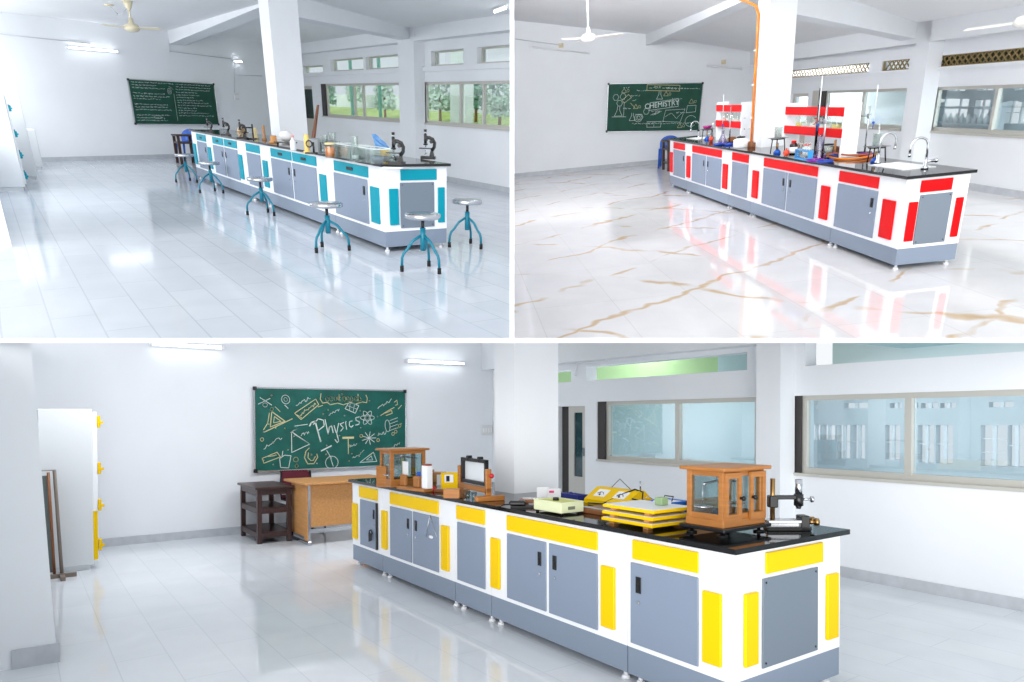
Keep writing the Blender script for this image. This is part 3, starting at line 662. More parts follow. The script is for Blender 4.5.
# ================================================================== stools of the biology room
def stool(loc, hgt, rot, label, proto=None):
    if proto: return dup(proto, R1, loc, rot, label)
    t = thing(R1, 'lab_stool', label, 'stool', loc, rot, 'teal three legged stools with steel seats')
    q = MB(); q.lathe([(0, hgt-.045), (.155, hgt-.045), (.17, hgt-.038), (.17, hgt-.006), (.16, hgt), (0, hgt+.003)], seg=28); q.build('seat', STEEL, t)
    q = MB(); q.cyl((0, 0, hgt-.16), (0, 0, hgt-.045), .016, seg=10); q.build('screw', BLACK, t)
    q = MB(); q.cyl((0, 0, hgt*.36), (0, 0, hgt-.13), .027, seg=12); q.build('post', TEALM, t)
    for k in range(3):
        a = 2*PI*k/3; d = Vector((math.cos(a), math.sin(a), 0))
        q = MB(); q.tube([d*.02+Vector((0, 0, hgt*.62)), d*.10+Vector((0, 0, hgt*.53)), d*.16+Vector((0, 0, hgt*.38)), d*.192+Vector((0, 0, hgt*.32)), d*.207+Vector((0, 0, hgt*.24)), d*.212+Vector((0, 0, .05))], .0135, 8); lg = q.build('leg', TEALM, t)
        q = MB(); q.cyl(d*.212, d*.212+Vector((0, 0, .055)), .018, seg=10); q.build('rubber_foot', RUB, lg)
    return t
GS = []
def stool_at(px, py, row, rot, label):
    p = R1.z(px, py)
    while p.y > -.31 and p.x > 0: py += .5; p = R1.z(px, py)
    hgt = max(.4, R1.h(p, row)); return stool(p, hgt, rot, label)
stool_at(423.5, 270.5, 213.5, .75, 'teal stool standing before the grey end panel of the bench')
stool_at(467, 246.5, 199.5, 0.75, 'rightmost teal stool, standing alone beside the bench end')
stool_at(329.5, 250, 202.5, .0, 'teal stool before the near corner door of the bench')
stool_at(263.5, 206, 177.5, .6, 'teal stool before the second cabinet, third in the row')
stool_at(213, 185.5, 161.8, .4, 'teal stool before the far two drawer cabinet, second from the board end')
stool_at(188, 178, 154, .4, 'farthest teal stool, in front of the dark table')

# ================================================================== wall boards
def scribble(q, x0, x1, z, amp, w, wob=.35):
    x = x0; pts = []
    while x < x1:
        n = random.randint(3, 8); 
        for _ in range(n):
            pts.append((x, z+random.uniform(-amp, amp))); x += amp*random.uniform(.5, 1.1)
            if x > x1: break
        if len(pts) > 1: q.stroke(pts, w)
        pts = []; x += amp*random.uniform(.8, 1.6)
def circle(q, cx, cz, rx, rz, w, n=16, a0=0, a1=2*PI, rot=0):
    pts = []
    for i in range(n+1):
        a = a0+(a1-a0)*i/n; u, v = rx*math.cos(a), rz*math.sin(a)
        pts.append((cx+u*math.cos(rot)-v*math.sin(rot), cz+u*math.sin(rot)+v*math.cos(rot)))
    q.stroke(pts, w)
def board(rm, loc, rot, w, h, m, label):
    t = thing(rm, 'chalkboard', label, 'chalkboard', loc, rot)
    q = MB(); q.box(-w/2, w/2, 0, .02, 0, h); q.build('writing_surface', m, t)
    q = MB(); f = .018
    q.box(-w/2-f, w/2+f, 0, .03, -f, 0); q.box(-w/2-f, w/2+f, 0, .03, h, h+f); q.box(-w/2-f, -w/2, 0, .03, 0, h); q.box(w/2, w/2+f, 0, .03, 0, h); q.build('frame', STEEL, t)
    for sx in (-1, 1):
        for z in (0, h):
            q = MB(); q.box(sx*(w/2)-.024, sx*(w/2)+.024, 0, .04, z-.026, z+.026, .006); q.build('corner_cap', BLACK, t)
    return t
YB = .0225
# biology board: two columns of handwriting
al = math.radians(70)
bw, bh = 2.32, .99
yc = .925; t = board(R1, (XF1+yc*TAN1-.03, yc, .828), al, bw, bh, BOARD, 'green chalkboard covered in two columns of white handwriting')
q = MB()
for i in range(15):
    z = bh*(.95-.062*i)
    if i < 2: scribble(q, -bw*.47, -bw*(.0 if i == 0 else .2), z, .014, .007); scribble(q, bw*.03, bw*.46, z, .012, .006); continue
    if i % 4 != 3: scribble(q, -bw*.47, -bw*random.uniform(.02, .2), z, .016, .007)
    if i < 13: scribble(q, bw*.02, bw*random.uniform(.22, .47), z, .014, .0065)
q.stroke([(-.02, bh*.08), (-.02, bh*.72)], .006)
circle(q, -.13, bh*.78, .05, .07, .006); circle(q, -.13, bh*.78, .02, .03, .006); q.stroke([(-.13, bh*.9), (-.02, bh*.82)], .005)
circle(q, -.55, bh*.16, .1, .035, .006)
bm_shift = [setattr(v.co, 'y', YB) for v in q.bm.verts]
q.build('chalk_writing', CHALK, t, merge=False)
# chemistry board
bw, bh = 2.40, 1.09
t = board(R2, (XF2-.03, .915, .81), PI/2, bw, bh, BOARD, 'green chalkboard with chemistry drawings, flasks and a big title')
t.matrix_world = t.matrix_world @ Matrix.Translation((0, 0, bh/2)) @ Matrix.Rotation(math.radians(4.3), 4, 'Y') @ Matrix.Translation((0, 0, -bh/2))
q = MB()
put_text(q, 'CHEMISTRY', .17, .36*bw/2*.45, bh*.56, math.radians(6), 0)
q.stroke([(-.12, bh*.44), (.62, bh*.52), (.62, bh*.68), (-.12, bh*.60), (-.12, bh*.44)], .008)
for k in range(16): scribble(q, random.uniform(-1.1, .7), random.uniform(.75, 1.15), bh*random.uniform(.05, .95), .014, .007) if k < 3 else scribble(q, (xa := random.uniform(-1.12, .9)), xa+random.uniform(.12, .28), bh*random.uniform(.05, .96), .014, .006)
for cx, cz in ((-1.0, .72), (-.82, .74), (-.9, .60), (-.35, .3), (-.2, .42)):                  # hexagons
    circle(q, cx, cz*bh, .075, .075, .007, 6)
for cx, cz, s in ((-.92, .42, 1), (.12, .75, .8), (-.55, .30, .8)):              # flasks
    q.stroke([(cx-.03*s, cz*bh+.12*s), (cx-.03*s, cz*bh+.04*s), (cx-.1*s, cz*bh-.1*s), (cx+.1*s, cz*bh-.1*s), (cx+.03*s, cz*bh+.04*s), (cx+.03*s, cz*bh+.12*s)], .008)
q.stroke([(-1.08, bh*.31), (-.72, bh*.31)], .008); q.stroke([(-.78, bh*.31), (-.78, bh*.62)], .007)
circle(q, -.4, bh*.28, .1, .09, .008); circle(q, -.4, bh*.28, .055, .05, .007); circle(q, .98, bh*.2, .15, .13, .007, 14, .6, 5.5)
q.stroke([(.84, bh*.38), (1.08, bh*.4), (1.08, bh*.54), (.86, bh*.53), (.84, bh*.38)], .008)
q.stroke([(-.16, bh*.08), (.2, bh*.08), (.2, bh*.2), (-.16, bh*.2), (-.16, bh*.08)], .008); q.stroke([(.02, bh*.08), (.02, bh*.2)], .006)
q.stroke([(.25, bh*.2), (.7, bh*.18), (.8, bh*.46), (.3, bh*.44), (.25, bh*.2)], .007); q.stroke([(.3, bh*.3), (.45, bh*.38), (.6, bh*.26), (.75, bh*.4)], .006)
for k in range(5): q.stroke([(-.08+.03*k, bh*(.34+.02*(k % 2))), (.2-.04*k, bh*(.42-.02*(k % 3)))], .005)
for v in q.bm.verts: v.co.y = YB
q.build('chalk_drawing', CHALK, t, merge=False)
q = MB()
q.stroke([(-.22, bh*.86), (.62, bh*.84), (.62, bh*.96), (-.22, bh*.98), (-.22, bh*.86)], .01); scribble(q, -.16, .58, bh*.91, .02, .008)
q.stroke([(-.78, bh*.6), (-.6, bh*.72), (-.68, bh*.78), (-.84, bh*.66), (-.78, bh*.6)], .009); q.stroke([(-.62, bh*.6), (-.5, bh*.5)], .008)
for cx, cz in ((.28, .78), (-.8, .86), (.95, .62), (-.48, .52), (.7, .1)): q.stroke([(cx-.06, cz*bh-.04), (cx, cz*bh+.06), (cx+.06, cz*bh-.04), (cx-.06, cz*bh-.04)], .007); circle(q, cx+.1, cz*bh, .03, .03, .006, 8)
for v in q.bm.verts: v.co.y = YB
q.build('chalk_colour_drawing', CHALKC, t, merge=False)
# physics board
bw, bh = 2.235, 1.115
t = board(R3, (XF3-.03, .853, .838), PI/2, bw, bh, BOARD3, 'teal green chalkboard with physics drawings and the word Physics')
def U(u, v): return ((u-.5)*bw, (1-v)*bh)
q = MB(); S = lambda *p, w=.010: q.stroke([U(*a) for a in p], w)
def O(u, v, ru, rv, rot=0, w=.009, a0=0, a1=2*PI, n=18): circle(q, *U(u, v), ru*bw, rv*bh, w, n, a0, a1, rot)
# the word, drawn by hand
S((.335, .46), (.345, .42), (.37, .40), (.405, .66), w=.019); S((.36, .44), (.39, .37), (.425, .39), (.43, .46), (.39, .52), w=.015)
S((.435, .38), (.455, .57), (.463, .48), (.478, .46), (.488, .55), w=.0135); S((.495, .46), (.508, .55), w=.0125); S((.525, .43), (.512, .56), (.525, .66), (.515, .68), (.50, .64), w=.0125)
S((.56, .42), (.535, .44), (.557, .49), (.54, .53), w=.0125); S((.572, .42), (.58, .51), w=.0125); S((.618, .40), (.60, .41), (.598, .46), (.61, .485), (.625, .46), w=.0125); S((.668, .345), (.643, .36), (.645, .395), (.668, .41), (.665, .445), (.642, .455), w=.0125)
# wedge, compass triangle, atom, bag
S((.24, .46), (.32, .44)); 
S((.22, .53), (.22, .79), (.335, .69), (.22, .53), (.26, .49), (.215, .54)); S((.235, .56), (.335, .69), w=.007)
for a in (0, 1.05, 2.1): O(.725, .36, .05, .035, a, .009)
O(.725, .36, .012, .018, 0, .012)
for k in range(9):
    a = k*PI*2/9; S((.735, .63), (.735+.05*math.cos(a), .63+.085*math.sin(a)), w=.009)
S((.145, .86), (.175, .82), (.215, .83), (.2, .98), (.15, .97), (.145, .86)); S((.16, .83), (.165, .77))
O(.478, .935, .042, .082, 0, .01); S((.47, .88), (.487, .985), w=.008); S((.41, .78), (.475, .72), w=.019); S((.445, .78), (.475, .88))
S((.67, .95), (.765, .82), (.79, .945), (.67, .95)); S((.715, .92), (.75, .87), (.76, .925), (.715, .92), w=.007)
O(.87, .47, .018, .08, .1, .009)
for k in range(4): S((.885, .40+.045*k), (.945, .36+.045*k), w=.007)
S((.02, .19), (.09, .12), w=.008); S((.03, .11), (.1, .2), w=.008); O(.06, .2, .014, .025); O(.185, .13, .025, .055, .5); S((.18, .2), (.2, .24)); O(.185, .13, .01, .025, .5, .006)
for (a, c, e, f) in ((.25, .2, .34, .1), (.05, .72, .16, .6), (.46, .31, .53, .26), (.8, .22, .9, .12), (.62, .88, .7, .8), (.60, .72, .65, .70), (.8, .58, .86, .56), (.9, .78, .96, .70), (.28, .57, .33, .55)):
    n = 12; q.stroke([(U(a+(e-a)*i/n, c+(f-c)*i/n+random.uniform(-.022, .022))) for i in range(n+1)], .008)
S((.57, .24), (.60, .15), (.665, .20), (.64, .30), (.57, .24)); S((.585, .20), (.65, .245), w=.006); S((.605, .155), (.6, .265), w=.006); S((.635, .18), (.625, .285), w=.006)
for k in range(14): u, v = random.uniform(.05, .95), random.uniform(.06, .95); O(u, v, .0035, .006, 0, .008, n=5)
for v in q.bm.verts: v.co.y = YB
q.build('chalk_drawing', CHALK, t, merge=False)
q = MB()
S((.055, .53), (.225, .37), w=.012); S((.09, .47), (.10, .28), (.18, .40), (.09, .47), w=.012); S((.11, .42), (.115, .34), (.155, .40), (.11, .42), w=.009); S((.05, .5), (.075, .42), (.085, .3)); O(.1, .25, .01, .018); S((.12, .22), (.15, .28), w=.007)
S((.24, .30), (.375, .12), (.395, .19), (.28, .38), (.24, .30)); S((.255, .32), (.285, .36), w=.008); n = 14
q.stroke([U(.275+.1*i/n, .32-.13*i/n+random.uniform(-.03, .03)) for i in range(n+1)], .010); S((.39, .22), (.42, .20))
S((.04, .85), (.13, .78), (.15, .84), (.05, .91), (.04, .85)); S((.07, .83), (.125, .82)); O(.245, .88, .015, .03); O(.25, .96, .009, .025)
S((.31, .78), (.30, .86), (.32, .94), (.36, .94), (.385, .86), (.38, .82), w=.012); S((.325, .8), (.322, .86), (.34, .90), (.355, .9), (.37, .85), w=.010); S((.305, .79), (.33, .74))
S((.555, .62), (.625, .62), w=.030); S((.59, .64), (.59, .83), w=.012)
O(.845, .93, .012, .05)
S((.41, .05), (.405, .12), (.42, .17), (.45, .16), (.47, .19), (.52, .17), (.56, .19), (.6, .16), (.64, .18), (.69, .15), (.72, .16), (.725, .1), (.715, .06), w=.010)
for k, (u, v) in enumerate(((.45, .12), (.475, .115), (.505, .11), (.53, .11), (.565, .11), (.59, .11), (.615, .115), (.645, .11), (.67, .11))):
    O(u, v, .009, .03, .2, .010, .3 if k % 2 else 0, 5.6)
S((.53, .06), (.53, .14), w=.01); S((.66, .05), (.66, .14), w=.01)
S((.82, .33), (.87, .27), (.92, .22)); S((.85, .30), (.9, .26), (.905, .30), (.86, .33)); S((.92, .15), (.94, .12), (.945, .18), (.93, .19), w=.008); S((.95, .24), (.975, .19), w=.008)
for u, v in ((.04, .62), (.8, .66), (.91, .58), (.93, .55), (.96, .47), (.68, .60)): O(u, v, .01, .022, 0, .008, n=8)
for k in range(30): u, v = random.uniform(.02, .98), random.uniform(.05, .97); O(u, v, .0035, .006, 0, .008, n=5)
for v in q.bm.verts: v.co.y = YB
q.build('chalk_cream_drawing', CHALKC, t, merge=False)
# ================================================================== furniture and wall fittings
def tube_light(rm, p, q, lit, label, rot, out=.06):
    """p, q: tube ends on the wall; rot turns local x along the wall, +y away from it"""
    c = (p+q)/2; L = (q-p).length
    t = thing(rm, 'tube_light', label, 'lamp', tuple(c), rot, 'fluorescent tube lights')
    t.matrix_world = t.matrix_world @ Matrix.Rotation(-math.atan2(q.z-p.z, math.hypot(q.x-p.x, q.y-p.y)), 4, 'Y')
    q_ = MB(); q_.box(-L/2, L/2, .0, .03, -.022, .022, .004); q_.build('fixture', WHITE, t)
    q_ = MB(); q_.cyl((-L/2+.03, .045, 0), (L/2-.03, .045, 0), .016, seg=12); q_.build('tube', LAMP if lit else TUBE_OFF, t)
    for s in (-1, 1):
        q_ = MB(); q_.box(s*L/2-.02, s*L/2+.02, .0, .065, -.025, .025, .004); q_.build('end_socket', TUBE_OFF, t)
    return t
def on_far1(px, py):
    d = R1.ray(px, py); C = R1.C; s = (XF1+C[1]*TAN1-C[0])/(d[0]-d[1]*TAN1); return Vector(C+s*d)
rf1 = math.radians(70)
lv = lambda a, b: ((Vector((a.x, a.y, (a.z+b.z)/2))), Vector((b.x, b.y, (a.z+b.z)/2)))
off = Vector((-.03, 0, 0))
tube_light(R1, *[v+off for v in lv(on_far1(66, 47), on_far1(117, 52))], True, 'long lit tube light above and left of the handwriting board', rf1)
p = on_far1(234, 60); tube_light(R1, *[v+off for v in lv(on_far1(232, 61), on_far1(241, 62))], True, 'short lit tube light beside the biology column', rf1)
a, c = R2.x(530.5, 47, XF2-.03), R2.x(589.5, 53, XF2-.03); tube_light(R2, a, c, False, 'unlit tube light left of the chemistry board, below the fan', PI/2)
a, c = R2.x(708, 66, XF2-.03), R2.x(741.5, 69, XF2-.03); tube_light(R2, a, c, False, 'unlit tube light above the chemistry board corner near the column', PI/2)
a, c = R3.x(150, 345.5, XF3-.03), R3.x(222, 346.5, XF3-.03); tube_light(R3, *lv(a, c), True, 'lit tube light at the top left of the physics far wall', PI/2)
a, c = R3.x(405.5, 360, XF3-.03), R3.x(463, 364.7, XF3-.03); tube_light(R3, *lv(a, c), True, 'lit tube light above the right of the physics board', PI/2)
# ceiling tube at the right of the biology room
t = thing(R1, 'tube_light', 'small tube light under the ceiling at the right of the biology room', 'lamp', tuple(R1.z(500, 9, 2.93)), math.radians(15), 'fluorescent tube lights')
q = MB(); q.box(-.3, .3, -.03, .03, 0, .03, .004); q.build('fixture', WHITE, t); q = MB(); q.cyl((-.28, 0, -.015), (.28, 0, -.015), .015, seg=10); q.build('tube', LAMP, t)
# holders of the unlit tubes
for px, py, lb in ((561, 45.5, 'small lamp holder above the left unlit tube light'), (723.5, 62, 'small lamp holder above the unlit tube light near the column')):
    t = thing(R2, 'lamp_holder', lb, 'lamp holder', tuple(R2.x(px, py, XF2-.001)), PI/2, 'lamp holders')
    q = MB(); q.box(-.06, .06, 0, .02, -.05, .05, .005); q.build('back_plate', CREAM, t); q = MB(); q.lathe([(0, 0), (.04, .0), (.045, .03), (.03, .07), (0, .07)], (0, .02, 0), 12, Matrix.Rotation(-PI/2, 3, 'X')); q.build('socket', CREAM, t)
def conduit(rm, pts, name, label, r=.008, m=WHITE):
    o = Vector(pts[0]); q = MB(); q.tube([Vector(p)-o for p in pts], r, 6)
    return tag(q.build(name, m, room=rm, loc=tuple(o)), label, 'conduit')
GCON = mat('grey_conduit', (196, 200, 206), .5)
f = lambda px, py: on_far1(px, py)+Vector((-.015, 0, 0))
conduit(R1, [f(169, 38), f(169.5, 51.5), f(233, 59)], 'wall_conduit', 'thin grey conduit running from the beam to the lamp beside the column', .009, GCON)
conduit(R1, [f(234.5, 60), f(234.5, 94)], 'wall_conduit', 'thin vertical conduit down to the switch board of the biology room', .009, GCON)
conduit(R1, [f(0, 34), f(90, 43.5)], 'wall_conduit', 'long thin conduit left of the lit tube light in the biology room', .009, GCON)
conduit(R1, [f(236, 75), f(262, 76)], 'wall_conduit', 'short thin conduit running right from the lamp behind the column', .009, GCON)
g = lambda px, py: R2.x(px, py, XF2-.012)
conduit(R2, [g(515, 39), g(561, 45)], 'wall_conduit', 'thin conduit on the chemistry far wall reaching the left lamp holder', .009, GCON)
def switch_board(rm, p, w, h, rot, label):
    t = thing(rm, 'switch_board', label, 'switch board', tuple(p), rot)
    q = MB(); q.box(-w/2, w/2, 0, .025, -h/2, h/2, .004); q.build('plate', mat('ivory_switch_plate', (226, 228, 228), .4), t)
    for k in range(4):
        q = MB(); x = -w/2+w*(k+.5)/4; q.box(x-w*.07, x+w*.07, .025, .034, -h*.25, h*.2, .003); q.build('switch', PAPER, t)
switch_board(R1, f(236, 96.5), .15, .17, rf1, 'switch board on the far wall left of the biology column')
switch_board(R3, R3.x(486.5, 430, XF3-.001), .20, .16, PI/2, 'switch board on the physics far wall left of the column')
# ceiling fans
def fan(rm, hub, top, rad, rot, m, label):
    t = thing(rm, 'ceiling_fan', label, 'fan', tuple(hub), rot, 'ceiling fans')
    H = top-hub.z
    q = MB(); q.lathe([(0, H), (.085, H), (.05, H-.1), (.03, H-.14), (0, H-.14)], seg=16); q.build('canopy', m, t)
    q = MB(); q.cyl((0, 0, .04), (0, 0, H-.08), .016, seg=10); q.build('rod', m, t)
    q = MB(); q.lathe([(0, .16), (.028, .16), (.045, .07), (.1, .055), (.13, .02), (.13, -.02), (.09, -.05), (.03, -.06), (0, -.06)], seg=20); q.build('motor', m, t)
    for k in range(3):
        a = 2*PI*k/3; ca, sa = math.cos(a), math.sin(a)
        q = MB(); P = lambda x, y, z: (x*ca-y*sa, x*sa+y*ca, z)
        q.hexa([P(.12, -.03, -.01), P(rad, -.065, -.02), P(rad, .06, .005), P(.12, .03, .01), P(.12, -.03, -.004), P(rad, -.065, -.014), P(rad, .06, .011), P(.12, .03, .016)]); q.build('blade', m, t)
FANC = mat('cream_fan_enamel', (224, 214, 184), .35); FANW = mat('white_fan_enamel', (236, 234, 228), .35)
hub = R1.x(132, 28, 8.6); fan(R1, hub, 2.97, .52, .15, FANC, 'cream ceiling fan of the biology room')
hub = R2.x(588.5, 38, 7.0); fan(R2, hub, ceil2(hub.y), .60, -.1, FANW, 'white ceiling fan left of the beam in the chemistry room')
hub = R2.y(1027, 22, 2.2); fan(R2, hub, ceil2(hub.y), .62, 1.5, FANW, 'white ceiling fan at the right edge, one blade showing')
p = R1.z(109, 5, 2.96)
conduit(R1, [p, p+Vector((.02, .12, -.13)), R1.z(116, 15, 2.75)+Vector((0, 0, 0)), R1.x(122, 14, 8.6), R1.x(127, 8, 8.6)], 'fan_wire', 'drooping wire from the ceiling plate to the biology fan', .006, GCON)
q = MB(); q.lathe([(0, 0), (.08, 0), (.08, -.02), (0, -.03)], seg=14); tag(q.build('ceiling_plate', CREAM, room=R1, loc=tuple(p+Vector((0, 0, .01)))), 'small round ceiling plate left of the biology fan', 'plate')
conduit(R2, [R2.y(738, -1, .29), R2.y(748, 2, .285), R2.y(756, 6, .285), R2.y(758.5, 14, .285), (R2.y(758.5, 14, .285).x, .285, .915)], 'orange_pipe', 'orange pipe running down the chemistry column', .018, ORANGE)
for k, z in enumerate((1.3, 1.75, 2.2)):
    q = MB(); xx = R2.y(758.5, 14, .295).x; q.box(-.035, .035, -.022, -.001, -.012, .012, .003); tag(q.build('pipe_clip', WHITE, room=R2, loc=(xx, .287, z)), ('lowest', 'middle', 'topmost')[k]+' white clip holding the orange pipe on the column', 'clip', 'pipe clips')

CUPB = mat('off_white_cupboard_paint', (222, 226, 229), .4)
# ---- cupboards at the left of the biology room
def cupboard(rm, x0, x1, y0, y1, h, label, accent, cat='cupboard'):
    t = thing(rm, 'storage_cupboard', label, cat, (x0, y0, 0))
    w, d = x1-x0, y1-y0
    q = MB(); q.box(0, w, 0, d, .06, h, .006); q.box(.02, w-.02, .02, d-.03, 0, .06); q.build('carcass', CUPB, t)
    if accent:
        for k in range(2):
            dr = MB(); dr.box(w*(.02+.49*k), w*(.49+.49*k), d, d+.025, .1, h-.03, .003); o = dr.build('door', CUPB, t)
            for z in (h*.12, h*.34, h*.56, h*.82):
                q = MB(); q.box(w*(.04+.49*k), w*(.04+.49*k)+.05, d+.025, d+.06, z, z+.09, .006); q.box(w*(.04+.49*k)-.01, w*(.04+.49*k)+.07, d+.03, d+.075, z+.035, z+.055); q.build('hinge_handle', accent, o)
            q = MB(); q.box(w*(.1+.49*k), w*(.4+.49*k), d+.02, d+.028, h*.5, h*.9); q.build('door_glass', mat('dark_green_cupboard_glass', (40, 90, 92), .15), o)
    return t
p = R1.z(26.5, 191); cupboard(R1, p.x, p.x+1.25, -3.42, p.y, R1.h(p, 93), 'white cupboard with teal fittings nearest the left pillar of the biology room', TEAL)
p = R1.z(38.5, 180); cupboard(R1, p.x, p.x+.9, -3.42, p.y, R1.h(p, 77), 'tall plain white cupboard behind the teal fitted one', None)
p = R1.z(44, 170); cupboard(R1, p.x, p.x+.8, -3.42, p.y, R1.h(p, 130), 'low white cupboard at the end of the left wall row', None)
# ---- cupboard and leaning frame in the physics room
p = R3.z(94, 569.5); hh = R3.h(p, 409)
t = thing(R3, 'storage_cupboard', 'tall white cupboard with yellow hinges in the physics room', 'cupboard', (p.x, p.y, 0))
q = MB(); q.box(0, .95, -.46, 0, .05, hh, .006); q.box(.02, .93, -.44, -.03, 0, .05); q.build('carcass', CUPB, t)
q = MB(); q.box(.01, .9, 0, .045, .06, hh-.03, .004); dr = q.build('door', WHITE, t)
for z in (.19, .6, .98, 1.46):
    q = MB(); q.box(.0, .05, .045, .075, z, z+.12, .006); q.box(-.004, .03, .045, .1, z+.04, z+.065); q.build('hinge', YEL, dr)
q = MB(); q.box(.004, .006, .0, .04, .1, .6); q.build('edge_strip', YEL, dr)
p = R3.z(62, 577)
t = thing(R3, 'folded_trestle', 'grey brown folded metal trestle leaning between the pillar and the white cupboard', 'trestle', tuple(p), .0)
FRM = mat('grey_brown_frame_paint', (128, 116, 106), .5); FRG = mat('grey_green_panel', (110, 120, 118), .5)
hf = R3.h(p, 470)
q = MB(); q.tube([(0, 0, .02), (.0, -.05, hf), (.0, -.32, hf), (0, -.30, .02), (0, 0, .02)], .018, 6); q.build('outer_bars', FRM, t)
q = MB(); q.tube([(0, -.06, .02), (0, -.10, hf-.02)], .014, 6); q.build('inner_bar', WOODB, t)
q = MB(); q.hexa([(.04, -.28, .05), (.04, -.07, .05), (.05, -.07, .05), (.05, -.28, .05), (.04, -.31, hf*.95), (.04, -.11, hf*.95), (.05, -.11, hf*.95), (.05, -.31, hf*.95)]); q.build('panel', FRG, t)
q = MB(); q.box(-.22, .05, -.02, .02, 0, .035); q.box(-.05, -.01, -.16, .12, 0, .04); q.build('foot_bar', FRM, t)

# ---- dark shelf stand, desk and chair by the physics board
p0, p1, p2 = R3.z(257.8, 544.6), R3.z(289.5, 542), R3.z(245.5, 535.9)
t = thing(R3, 'shelf_stand', 'dark brown wooden stand with two open shelves below the board', 'stand', (p0.x, p0.y, 0))
sx, sy, hh = .80, .42, R3.h(p0, 487.5)
lw = .055
for a in (0, sx-lw):
    for c in (0, sy-lw):
        q = MB(); q.box(a, a+lw, c, c+lw, 0, hh-.03, .004); q.build('leg', WOODD, t)
q = MB(); q.box(-.03, sx+.03, -.03, sy+.03, hh-.03, hh, .005); q.build('top', WOODD, t)
for z in (.12, .42):
    q = MB(); q.box(.01, sx-.01, .01, sy-.01, z, z+.02); q.box(lw, sx-lw, .005, .025, z-.05, z+.02); q.box(lw, sx-lw, sy-.025, sy-.005, z-.05, z+.02); q.box(.005, .025, lw, sy-lw, z-.05, z+.02); q.box(sx-.025, sx-.005, lw, sy-lw, z-.05, z+.02); q.build('shelf', WOODD, t)
q = MB(); q.box(lw, sx-lw, .005, .025, hh-.1, hh-.03); q.box(lw, sx-lw, sy-.025, sy-.005, hh-.1, hh-.03); q.box(.005, .025, lw, sy-lw, hh-.1, hh-.03); q.box(sx-.025, sx-.005, lw, sy-lw, hh-.1, hh-.03); q.build('apron', WOODD, t)
p0 = R3.z(307.5, 545.5); hh = R3.h(p0, 482.5)
t = thing(R3, 'teacher_desk', 'light beech desk with a deep front panel beside the dark stand', 'desk', (p0.x, p0.y, 0))
sx, sy = .62, 1.0
q = MB(); q.box(-.1, sx+.1, -.06, sy+.12, hh-.03, hh, .004); q.build('desktop', WOODL, t)
q = MB(); q.box(-.02, .0, .03, sy-.03, .22, hh-.04, .003); q.build('front_panel', WOODL, t)
q = MB(); q.box(-.005, .012, .0, sy, hh-.06, hh-.03); q.build('rail', BLACK, t)
for c in (0, sy-.05):
    q = MB(); q.box(.06, sx-.06, c-.008, c+.012, .1, hh-.03); q.box(-.03, .08, c-.01, c+.014, .06, hh-.03); s_ = q.build('side_panel', WOODL, t)
    q = MB(); q.box(-.05, sx+.05, c-.01, c+.04, 0, .05, .008); q.box(-.034, .0, c+.0, c+.03, .03, hh-.03); q.build('foot_rail', STEEL, s_)
q = MB(); q.box(.25, .29, .0, sy, .1, .15); q.build('stretcher', STEEL, t)
pc = R3.z(311, 536); pc.x = 7.12
t = thing(R3, 'office_chair', 'maroon backed chair with black cantilever tube legs behind the desk', 'chair', (pc.x, pc.y, 0), PI)
for s in (-1, 1):
    q = MB(); q.tube([(-.22, s*.22, .45), (.20, s*.22, .45), (.24, s*.22, .40), (.22, s*.22, .04), (.18, s*.22, .015), (-.22, s*.22, .015)], .012, 8); q.tube([(-.22, s*.22, .45), (-.27, s*.22, .55), (-.30, s*.2, .82)], .012, 8); q.build('side_frame', BLACK, t)
q = MB(); q.tube([(-.22, -.22, .015), (-.22, .22, .015)], .012, 8); q.build('floor_bar', BLACK, t)
q = MB(); q.box(-.24, .22, -.23, .23, .45, .51, .02); q.build('seat', mat('maroon_fabric', (96, 20, 42), .8), t)
q = MB(); q.hexa([(-.25, -.23, .58), (-.25, .23, .58), (-.30, .23, .58), (-.30, -.23, .58), (-.31, -.2, R3.h(pc, 472)), (-.31, .2, R3.h(pc, 472)), (-.35, .2, R3.h(pc, 472)), (-.35, -.2, R3.h(pc, 472))]); bmesh.ops.bevel(q.bm, geom=q.bm.edges[:], offset=.02, segments=2, affect='EDGES'); q.build('backrest', mat('maroon_fabric', (96, 20, 42), .8), t)
# ---- dark table and blue chair behind the far end of the two upper benches
def side_table(rm, p, sx, sy, h, label):
    t = thing(rm, 'side_table', label, 'table', (p.x, p.y, 0))
    lw = .06
    for a in (0, sx-lw):
        for c in (0, sy-lw):
            q = MB(); q.box(a, a+lw, c, c+lw, 0, h-.03, .003); q.build('leg', WOODD, t)
    q = MB(); q.box(-.02, sx+.02, -.02, sy+.02, h-.03, h, .004); q.build('top', WOODD, t)
    for z in (.16, .46): q = MB(); q.box(.01, sx-.01, .01, sy-.01, z, z+.03); q.build('shelf', WOODD, t)
def plastic_chair(rm, p, rot, label, h=.84):
    t = thing(rm, 'plastic_chair', label, 'chair', (p.x, p.y, 0), rot)
    m = BLUEP
    for sx in (-.2, .2):
        for sy in (-.2, .2): q = MB(); q.tube([(sx*1.15, sy*1.15, 0), (sx, sy, .44)], .022, 8, r1=.03); q.build('leg', m, t)
    q = MB(); q.box(-.23, .23, -.23, .23, .42, .455, .01); q.build('seat', m, t)
    q = MB(); pts = []
    n = 10
    for i in range(n+1):
        a = PI*i/n; pts.append((.24*math.cos(a), .55+(h-.55)*math.sin(a)))
    prof = [(-.24, .44)]+[(x, z) for x, z in pts[::-1]]+[(.24, .44)]
    q.prism(prof, .2, .235, 'y'); b_ = q.build('backrest', m, t)
    q = MB()
    for k in range(3): q.box(-.13+.1*k, -.07+.1*k, .19, .2, .5, h-.12)
    q.build('back_slats', mat('light_blue_plastic', (70, 130, 220), .35), b_)
